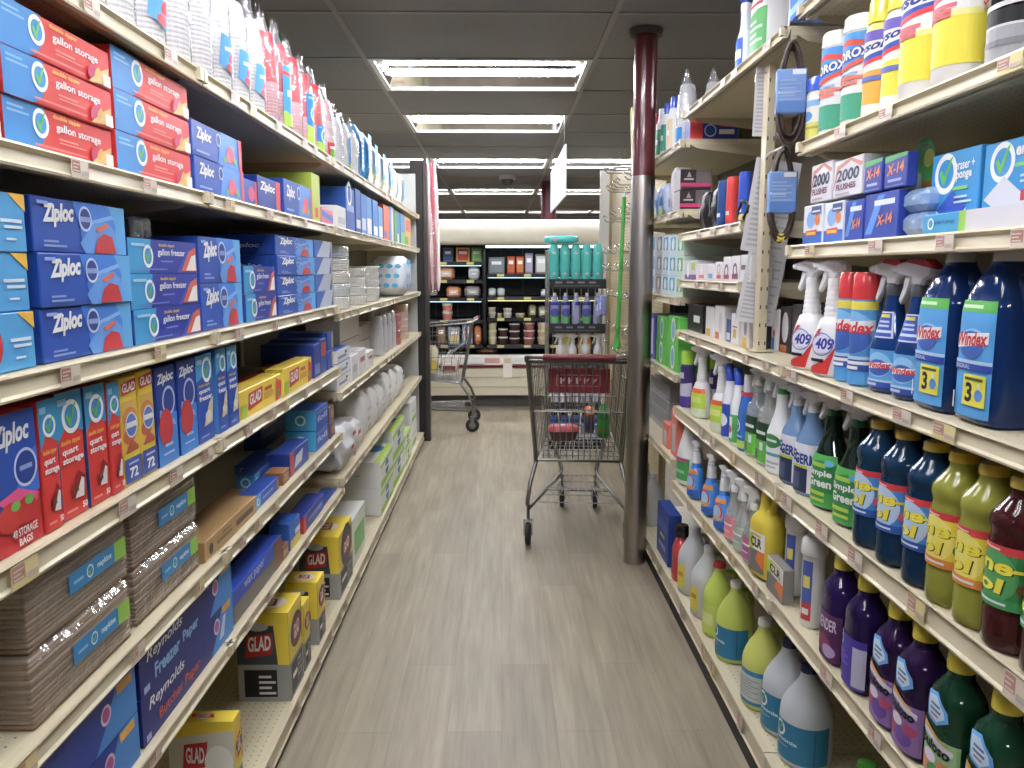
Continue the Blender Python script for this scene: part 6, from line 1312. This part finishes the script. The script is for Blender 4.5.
# ------------------------------------------------------------------ shopping carts
def cart(name):
    r = empty(name); cm = metal('#85837f', .4); dk = C('#2b2a2a', .5); mar = C('#6e1a24', .35)
    HW, FWd, L = .275, .21, .86                         # half widths at handle and nose, length
    zr, zf, br, bf = 1.02, .95, .455, .52                 # rim and floor heights, rear and front
    def P(side, t, v):                                  # side -1..1, t along length 0 rear..1 nose, v 0 floor..1 rim
        w = (HW + (FWd-HW)*t)*(.86+.14*v)
        y0, y1 = .10*(1-v), L-.06*(1-v)
        z = (br+(bf-br)*t)*(1-v) + (zr+(zf-zr)*t)*v
        return (side*w, y0+(y1-y0)*t, z)
    b = MB()
    for s in (-1, 1):
        for i in range(13): b.tube([P(s,i/12,0), P(s,i/12,1)], .003, cm, 5)
        for v in (.2,.42,.62,.82): b.tube([P(s,0,v), P(s,1,v)], .003, cm, 5)
    for i in range(13):
        q = -1+2*i/12
        b.tube([P(q,1,0), P(q,1,1)], .0027, cm, 5)
    for i in range(17):
        q = -1+2*i/16; b.tube([P(q,0,0), P(q,1,0)], .0027, cm, 5)
    for i in range(9): b.tube([P(-1,i/8,0), P(1,i/8,0)], .003, cm, 5)
    for v in (.33,.66): b.tube([P(-1,1,v), P(1,1,v)], .003, cm, 5)
    b.build('wire_basket', r)
    b = MB()
    for i in range(15):
        q = -.95+1.9*i/14; b.tube([P(q,0,.02), P(q,0,.97)], .0032, cm, 5)
    for v in (.5,.98): b.tube([P(-.96,0,v), P(.96,0,v)], .004, cm, 6)
    b.build('rear_gate', r)
    b = MB()
    for v, rad_ in ((1,.008),(0,.0075)): b.tube([P(-1,0,v), P(-1,.5,v), P(-1,1,v), P(1,1,v), P(1,.5,v), P(1,0,v), P(-1,0,v)], rad_, cm, 8)
    for s in (-1, 1): b.tube([P(s,0,0), P(s,0,1)], .011, cm, 8)
    b.build('rim', r)
    b = MB(); b.tube([(-HW-.005,.0,zr),(-HW-.005,-.03,zr+.02),(-HW+.02,-.045,zr+.025),(HW-.02,-.045,zr+.025),(HW+.005,-.03,zr+.02),(HW+.005,.0,zr)], .0125, cm, 10); h = b.build('handle', r)
    b = MB(); b.tube([(-.19,-.045,zr+.025),(.19,-.045,zr+.025)], .0165, mar, 14); b.build('maroon_grip', h)
    b = MB(); b.box((-.165,.055,.84),(.165,.063,.975), mar, .004)
    draw(b, [('r',.13,.28,.85,.30,'#b98a8c'),('r',.13,.72,.85,.74,'#b98a8c'),('r',.13,.28,.14,.74,'#b98a8c'),('r',.84,.28,.85,.74,'#b98a8c')] + [('r',.19+.13*i,.38,.22+.13*i,.62,'#c9a8a8') for i in range(5)] + [('p',[(.22+.13*i,.5),(.27+.13*i,.62),(.27+.13*i,.56),(.24+.13*i,.46)],'#c9a8a8') for i in range(5)], .33, .135, lambda x, y, o: (-.165+x, .0545-o, .84+y))
    b.build('sign_panel', r)
    b = MB()
    for i in range(10):
        q = -.2+.4*i/9; b.tube([(q,.075,.82),(q,.2,.72),(q,.23,.73)], .0025, cm, 5)
    b.tube([(-.2,.075,.82),(.2,.075,.82)], .004, cm, 6); b.tube([(-.2,.2,.72),(.2,.2,.72)], .004, cm, 6); b.build('child_seat', r)
    b = MB()
    for s in (-1, 1):
        b.tube([P(s*.98,.02,0), (s*.262,.03,.34), (s*.275,-.005,.235), (s*.268,.03,.2), (s*.2,.35,.205), (s*.12,.72,.21), (s*.11,.76,.24), (s*.17,.74,.46), (s*.18,.75,.515)], .0125, cm, 8)
    b.tube([(-.19,.4,.205),(.19,.4,.205)], .008, cm, 6)
    b.build('lower_frame', r)
    b = MB()
    for i in range(9):
        q = -1+2*i/8; b.tube([(q*.25,.08,.21),(q*.11,.72,.215)], .003, cm, 5)
    for t in (.1,.25,.4,.55,.7): w = .255-.19*t; b.tube([(-w,t,.215),(w,t,.215)], .003, cm, 5)
    b.build('lower_tray', r)
    for sx, yy, rr in ((-.27,.0,.064),(.27,.0,.064),(-.105,.73,.06),(.105,.73,.06)):
        w = MB(); w.xf(Matrix.Identity(4))
        n0 = 0
        pr = [(-.014,rr*.5),(-.014,rr*.9),(-.009,rr),(.009,rr),(.014,rr*.9),(.014,rr*.5)]
        w.rings([[(sx+z, yy+q*math.cos(2*PI*i/22), rr+q*math.sin(2*PI*i/22)) for i in range(22)] for z, q in pr], dk)
        wh = w.build('wheel', r)
        w = MB(); w.rings([[(sx+z, yy+q*math.cos(2*PI*i/14), rr+q*math.sin(2*PI*i/14)) for i in range(14)] for z, q in ((-.017,rr*.2),(-.0155,rr*.52),(.0155,rr*.52),(.017,rr*.2))], C('#6f6e6d', .5)); w.build('hub', wh)
        w = MB()
        for e in (-.022, .022): w.box((sx+e-.002,yy-.014,rr-.01),(sx+e+.002,yy+.014,rr*2+.016), cm)
        w.box((sx-.024,yy-.02,rr*2+.014),(sx+.024,yy+.02,rr*2+.02), cm)
        w.tube([(sx,yy,rr*2+.02),(sx,yy,.215)], .009, cm, 8); w.build('caster_fork', r)
    return r
put('cart', 'shopping_cart', cart, (.415, 4.22, 0), -.105, 'grey wire shopping cart with maroon handle standing before the wire display rack', 'shopping cart', 'shopping carts')
put('cart', 'shopping_cart', cart, (-.27, 7.62, 0), PI/2, 'grey wire shopping cart seen from its side, coming from behind the black end panel', 'shopping cart', 'shopping carts')
def meatpack(name):
    r = empty(name); m = MB(); m.lathe([(0,.07,.05),(.05,.085,.062),(.055,.088,.065)], C('#5a4038', .4), 24, 4.0); m.build('tray', r)
    m = MB(); m.lathe([(.056,.088,.065),(.075,.085,.062),(.085,.06,.045)], C('#c2505c', .3), 24, 4.0); draw(m, [('r',.3,.3,.7,.7,W_),('r',.35,.1,.65,.24,'#c9b25a')], .12, .08, lambda x, y, o: (-.06+x, -.04+y, .0855+o)); m.build('lid', r); return r
put('meatp', 'red_lidded_tub', meatpack, (.36, 4.56, .525), 0, 'red lidded food tub inside the cart by the pillar', 'food tub')
put('grnb', 'green_bottle', bottle([(0,.03,.03),(.005,.034,.034),(.15,.034,.034),(.2,.014,.014)], 2.0, C('#2f8a34', .3), [(.03,.11,2.5,[('r',0,0,1,1,'#3fa044'),('r',.1,.1,.9,.2,'#b0453a')])], (.2,.07,.012,'#d9d9d9'), n=20), (.60, 4.62, .525), 0, 'green bottle with white top inside the cart by the pillar', 'bottle')
put('orgb', 'orange_capped_jar', bottle([(0,.028,.028),(.004,.032,.032),(.1,.032,.032),(.11,.03,.03)], 2.0, C('#6a5044', .3), [(.02,.07,3,[('r',0,0,1,1,'#3a4670')])], (.11,.045,.032,'#d97a45'), n=20), (.53, 4.74, .53), 0, 'orange capped jar inside the cart beside the green bottle', 'jar')
g = 'groceries in the cart behind the end panel'
for i, (dx, dy, w, d, h, base, c, lab) in enumerate(((-.22,-.12,.16,.12,.15,'#d6d0c2','#8a2f34','cream and red grocery bag inside the side-on cart'),(-.44,.07,.1,.1,.28,'#7a3038','#c8a0a0','dark red grocery bag inside the side-on cart'),(-.385,-.12,.12,.1,.26,'#e2d9b0','#d0b23a','pale yellow grocery pack inside the side-on cart'),(-.5,-.08,.1,.1,.22,'#3f66a8','#d8903a','blue and orange grocery pack inside the side-on cart'),(-.56,.04,.12,.1,.2,'#3f8a4c','#e2e2d8','green grocery pack inside the side-on cart'))):
    put('groc%d' % i, 'grocery_bag', softpack(w, d, h, base, [('r',.1,.15,.9,.5,c),('r',.2,.6,.6,.7,W_)], wob=.3), (-.27+dx, 7.62+dy, .53), 0, lab, 'groceries', g)

# ------------------------------------------------------------------ wire display rack at the aisle end
RX0, RX1, RY = .37, .83, 6.3
r = empty('display_rack', ((RX0+RX1)/2, RY, 0)); tagp(r, 'narrow wire display rack with black shelf strips and teal packs on top', 'display rack')
wm = metal('#b9b8b6', .3); hw = (RX1-RX0)/2
RZ = [1.40, 1.05, .74, .43, .12]
m = MB()
for s in (-1, 1):
    for y in (0, .3): m.tube([(s*hw,y,0),(s*hw,y,1.66)], .008, wm, 8)
    for i in range(17): m.tube([(s*hw,0,.1+.097*i),(s*hw,.3,.1+.097*i)], .003, wm, 5)
m.build('side_frame', r)
m = MB()
for i in range(9): m.tube([(-hw+2*hw*i/8,.3,.1),(-hw+2*hw*i/8,.3,1.66)], .003, wm, 5)
m.build('back_grid', r)
for z in RZ:
    m = MB()
    for i in range(13): m.tube([(-hw+2*hw*i/12,0,z-.004),(-hw+2*hw*i/12,.3,z-.004)], .003, wm, 5)
    m.tube([(-hw,0,z-.008),(hw,0,z-.008)], .005, wm, 6); m.tube([(-hw,.3,z-.008),(hw,.3,z-.008)], .005, wm, 6)
    sh = m.build('shelf', r)
    m = MB(); m.box((-hw+.01,-.012,z-.045),(hw-.01,-.008,z+.03), C('#2b2a2b', .4))
    draw(m, [('r',.1+.2*i,.55,.22+.2*i,.75,'#6f6f72') for i in range(4)]+[('r',.08,.25,.9,.35,'#55555a')], 2*hw-.02, .075, lambda x, y, o: (-hw+.01+x, -.0125-o, z-.045+y)); m.build('label_strip', sh)
g = 'teal packs on the display rack'
tp = softpack(.08, .07, .30, '#3fb4ac', [('e',.5,.8,.2,.16,'#7fd0ca'),('e',.5,.2,.16,.14,'#c8a0a8'),('e',.5,.82,.1,.1,'#d88aa0')], wob=.15, e=2.6)
for i in range(5):
    put('teal', 'teal_pack', tp, (RX0+.048+.086*i, RY+.05, 1.402), 0, 'upright teal pack on the display rack, %s from the cold case side' % ('first','second','third','fourth','fifth')[i], 'pack', g)
put('teal2', 'teal_pack', softpack(.26, .1, .06, '#3fb4ac', [('e',.3,.5,.3,.3,'#c8a0a8')], wob=.2), (RX0+.10, RY+.02, 1.706), -.08, 'teal pack lying across the tops of the upright ones', 'pack', g)
g = 'bottles on the display rack'
db = bottle([(0,.03,.03),(.004,.034,.034),(.185,.034,.034),(.2,.028,.028),(.215,.02,.02),(.245,.017,.017)], 2.0, C('#8f93b4', .3), [(.005,.03,4,[('r',0,0,1,1,'#2f4690')]),(.03,.17,3,[('r',0,0,1,1,'#8a86b8'),('r',0,.05,1,.42,'#55a84a'),('e',.5,.6,.4,.34,'#4a4f9a')]),(.172,.2,5,[('r',0,0,1,1,'#26357f')])], (.245,.025,.014,'#d9d9dc'), n=18)
for i in range(5):
    put('db', 'blue_spray_bottle', db, (RX0+.055+.085*i, RY+.06, 1.052), (.0,.3,2.2,-.2,1.9)[i], 'tall lavender and blue bottle on the upper rack shelf, %s from the cold case side' % ('first','second','third','fourth','fifth')[i], 'bottle', g)
db2 = bottle([(0,.028,.028),(.004,.034,.034),(.13,.034,.034),(.17,.016,.016),(.19,.014,.014)], 2.0, C('#c6c8cc', .3), [(.01,.12,3,[('r',0,0,1,1,'#c9c4ae'),('r',.1,.5,.9,.8,'#8a8f98')])], None, (.19,'#e0e0e0','#d0d0d0'), n=16)
for i in range(4):
    put('db2', 'grey_spray_bottle', db2, (RX0+.1+.1*i, RY+.06, .742), 0, 'pale spray bottle behind the cart handle, %s from the cold case side' % ('first','second','third','fourth')[i], 'spray bottle', g)
for i in range(2):
    put('card%d' % i, 'yellow_card_pack', carton(.1, .03, .27, ('#dcc65a','#d99a3a')[i], [('r',.1,.1,.9,.6,'#cfc8b0')], parts=False), (RX0+.15+.16*i, RY+.2, .742), 0, ('yellow card pack behind the pale spray bottles','orange card pack behind the pale spray bottles')[i], 'card pack', g)
db3 = bottle([(0,.03,.03),(.004,.036,.036),(.19,.036,.036),(.21,.03,.03)], 2.0, C('#b4b8be', .3), [(.01,.18,3,[('r',0,0,1,1,'#b9c0c8'),('r',.1,.7,.5,.86,'#c8464a')])], (.21,.03,.03,'#2f55b0'), n=16)
for i in range(5):
    put('db3', 'silver_bottle', db3, (RX0+.055+.085*i, RY+.06, .432), 0, 'silver bottle with blue cap on the rack shelf behind the cart, %s along' % ('first','second','third','fourth','fifth')[i], 'bottle', g)
db4 = bottle([(0,.03,.03),(.004,.036,.036),(.2,.036,.036),(.22,.03,.03)], 2.0, C('#5f72a8', .3), [(.01,.19,3,[('r',0,0,1,1,'#6a7cb4'),('r',0,.85,1,1,'#2a459a'),('r',.1,.1,.9,.3,'#b4b8c4')])], (.22,.03,.026,'#1f2a4a'), n=16)
for i in range(5):
    put('db4', 'blue_bottle', db4, (RX0+.055+.085*i, RY+.06, .122), 0, 'blue bottle on the lowest rack shelf behind the cart, %s along' % ('first','second','third','fourth','fifth')[i], 'bottle', g)

# ------------------------------------------------------------------ cold case across the back
CY = 8.72
r = empty('cold_case', (0, CY, 0)); tagp(r, 'long open cold case with cream front across the end of the aisle', 'cold case')
x0, x1 = -2.6, 2.6
cr, blk = C('#d8d0b4', .35), C('#131315', .4)
m = MB(); m.box((x0,.06,0),(x1,.9,.125), C('#4b4642', .6)); m.build('kick_base', r)
m = MB(); m.box((x0,.0,.127),(x1,.8,.44), cr, .01)
for z in (.22,.33): m.box((x0,-.008,z),(x1,.0,z+.012), C('#c9c1a4', .35), .003)
m.build('cabinet_front', r)
m = MB(); m.box((x0,-.02,.441),(x1,.05,.462), C('#6a1d28', .35), .004); m.build('maroon_strip', r)
m = MB(); m.box((x0,-.015,.463),(x1,.12,.575), C('#ecebe4', .3), .02); bp = m.build('bumper', r)
for xx in (-.2, .02):
    m = MB(); m.box((xx,-.021,.47 if xx < 0 else .33),(xx+.2 if xx < 0 else xx+.1,-.016,.565), C('#efe9dd', .5)); draw(m, [('r',.08,.2,.92,.85,'#d9a9a4' if xx < 0 else '#e2d3b4')]+lines(.15,.85,.3,.75,3,'#c98a86'), .2 if xx < 0 else .1, .09, lambda x, y, o: (xx+x, -.0215-o, .472+y)); m.build('price_card', bp)
m = MB(); m.box((x0,.9,0),(x1,.95,2.0), blk); m.box((x0,.12,.45),(x1,.9,.56), blk); m.box((x0,.1,1.99),(x1,.95,2.03), C('#4a4642', .5))
for i in range(21): m.box((x0+.26*i-.004,.885,.56),(x0+.26*i+.004,.9,1.95), C('#3c3c40', .4))
m.build('dark_liner', r)
m = MB(); pr = [(.06+.135*math.sin(t)*.8-.06, 1.9-.135*math.cos(t)) for t in [PI*2*i/24 for i in range(24)]]
m.rings([[(x, y, z) for y, z in pr] for x in (x0, x1)], C('#efe9d2', .3), True, True, True, True); m.build('rounded_canopy', r)
m = MB(); m.box((-.17,.14,1.742),(x1,.19,1.765), glow('#dff6ff', 3.0)); m.build('strip_lamp', r)
m = MB(); m.box((-.20,.1,.70),(-.165,.9,1.78), blk); m.build('bay_divider', r)
CS = {}
for a, b_, ys in ((x0, -.2, (262,280,298,320,345)), (-.165, x1, (274,297,318,345))):
    for k, py in enumerate(ys):
        z = zpx(py, 0, CY+.25)
        m = MB(); m.box((a+.005,.25,z-.03),(b_-.005,.88,z), blk); sh = m.build('shelf', r)
        m = MB(); m.box((a+.005,.242,z-.036),(b_-.005,.25,z+.004), C('#3a3d40' if k % 2 else '#2a2b2d', .35))
        for i in range(int((b_-a)/.3)):
            m.box((a+.12+.3*i,.2405,z-.03),(a+.2+.3*i,.242,z), C('#d9cf7a'))
        m.build('price_rail', sh)
        if (a, k) in ((x0,0),(x0,2),(-.165,0),(-.165,1)):
            m = MB(); m.box((a+.02,.244,z-.046),(b_-.02,.26,z-.037), glow('#bfe9f5' if (a, k) != (-.165,1) else '#e9e2a0', .9)); m.build('rail_lamp', sh)
        CS[(0 if a == x0 else 1, k)] = z
g = 'chilled goods in the cold case'
def cc(bay, k, px0, px1, pyt, kind, base, c, lab, cat='chilled pack', n=1, dy=.30):
    dy = .335 if kind == 'tub' else dy
    z = CS[(bay, k)] + .002; Y = CY+dy
    a, b_ = xpx(px0, Y, z), xpx(px1, Y, z); h = zpx(pyt, a, Y) - z; up_ = min([v for (bb_, kk_), v in CS.items() if bb_ == bay and v > z+.01] + [1.80]); h = min(h, up_-.052-z); W = (b_-a)*.94
    for i in range(n):
        hh = h/n-.002; zz = z+i*h/n
        if kind == 'soft': bld = softpack(W, .16, hh, base, [('r',.15,.2,.85,.7,c),('r',.3,.4,.7,.55,W_)], wob=.25)
        elif kind == 'tub': bld = bottle([(0,W*.42,W*.42),(hh*.75,W*.49,W*.49),(hh*.76,W*.5,W*.5),(hh,W*.5,W*.5)], 2.0, C(base, .35), [(hh*.1,hh*.7,2.6,[('r',0,0,1,1,c)]),(hh*.78,hh*.98,6.2,[('r',0,0,1,1,'#e2ddd4')])], None, sub=0, n=18, parts=False)
        else: bld = carton(W, .14, hh, base, [('r',.08,.1,.92,.9,c),('r',.2,.55,.8,.75,W_)], parts=False)
        nm = {'soft':'chilled_food_pack','tub':'food_tub','box':'chilled_food_box'}[kind]
        l = lab if n == 1 else '%s, %s of %s' % (lab, POS[n][i], 'its stack')
        put((nm,bay,k,px0,i if n == 1 else 0), nm, bld, ((a+b_)/2, Y, zz), 0, l, cat, g)
cc(0,0,443,453,246,'box','#5a6f9a','#3f5a8a','blue box on the top left cold shelf')
cc(0,0,456,470,247,'box','#d9b23a','#c8453c','red and yellow box on the top left cold shelf')
cc(0,0,471,482,247,'box','#5aa04a','#8fc46a','green box on the top left cold shelf')
cc(0,1,437,455,266,'soft','#d9905a','#e8d0b8','orange meat pack on the second left cold shelf')
cc(0,1,468,480,262,'soft','#d9dcd8','#b9c4c4','white pack on the second left cold shelf')
cc(0,2,446,461,286,'soft','#d88a5a','#e8c8b0','orange meat pack on the third left cold shelf')
cc(0,2,464,481,286,'soft','#9a8f86','#b9c4c0','grey mixed pack on the third left cold shelf')
cc(0,3,442,453,303,'tub','#d9d6d0','#c8705a','white and red tub above the side-on cart','food tub',2)
cc(0,4,437,446,325,'box','#5a4034','#8a6a4a','brown box low in the cold case','chilled pack')
cc(0,4,448,460,327,'box','#8aa0c0','#d9c06a','blue and yellow box behind the side-on cart')
cc(0,4,462,473,322,'box','#7fa0c8','#c9d0d8','pale blue box behind the side-on cart handle')
cc(0,4,474,482,326,'soft','#d9743a','#e09a5a','orange bag beside the cream tubs')
cc(1,0,488,505,257,'box','#6a7274','#7f8a8c','grey tray on the top right cold shelf')
cc(1,0,507,515,256,'box','#b4372c','#c8602c','red pack on the top right cold shelf, first one')
cc(1,0,516,524,256,'box','#b4372c','#d0802c','red pack on the top right cold shelf, second one')
cc(1,0,525,533,253,'box','#8a7f9a','#b4a8c0','lilac pack on the top right cold shelf')
cc(1,0,535,548,254,'box','#8a807c','#dcd8d4','brown and white pack beside the display rack')
cc(1,1,488,496,288,'soft','#cfd6d4','#e6eae8','small white tray on the second right cold shelf, first one')
cc(1,1,497,505,288,'soft','#cfdcda','#e6eae8','small white tray on the second right cold shelf, second one')
cc(1,1,541,549,289,'soft','#cfd6d4','#e6eae8','small white tray half behind the display rack')
cc(1,2,488,496,307,'tub','#dcd8cc','#b9b4a4','white cup on the third right cold shelf','food tub',2)
cc(1,2,497,502,313,'tub','#d9cf9a','#c9b98a','low yellow cup on the third right cold shelf','food tub')
cc(1,2,503,512,308,'tub','#e4e2dc','#c9c4b4','white cup in the middle of the third right cold shelf','food tub',2)
cc(1,2,515,525,313,'tub','#d9cf8a','#c9bd7a','low yellow cup in the middle of the third right cold shelf','food tub')
cc(1,2,528,537,305,'soft','#6a6a4c','#b9b48a','olive green pack on the third right cold shelf')
cc(1,2,538,547,306,'soft','#8a8a70','#d0ccb4','pale green pack on the third right cold shelf')
cc(1,3,488,497,321,'tub','#d9cfa0','#d0c48a','cream yellow tub','food tub',3)
cc(1,3,498,508,328,'tub','#3a2420','#4a2f2a','dark chocolate tub','food tub',2)
cc(1,3,509,520,323,'tub','#3a2222','#472c2c','dark brown tub in the taller stack','food tub',3)
cc(1,3,523,535,321,'tub','#8a4a44','#9a5a52','dusty red tub','food tub',3)
cc(1,3,537,549,322,'tub','#dcc8a0','#d6b98a','peach cream tub','food tub',3)
zz = zpx(355, 0, CY+.3)
put('loaf', 'bread_loaf', softpack(.22, .14, .065, '#8a5a34', [('r',.2,.3,.8,.6,'#b98a5a')], wob=.3), (xpx(487, CY+.3, .6), CY+.3, .562), 0, 'brown loaf lying low behind the cream bumper', 'bread')
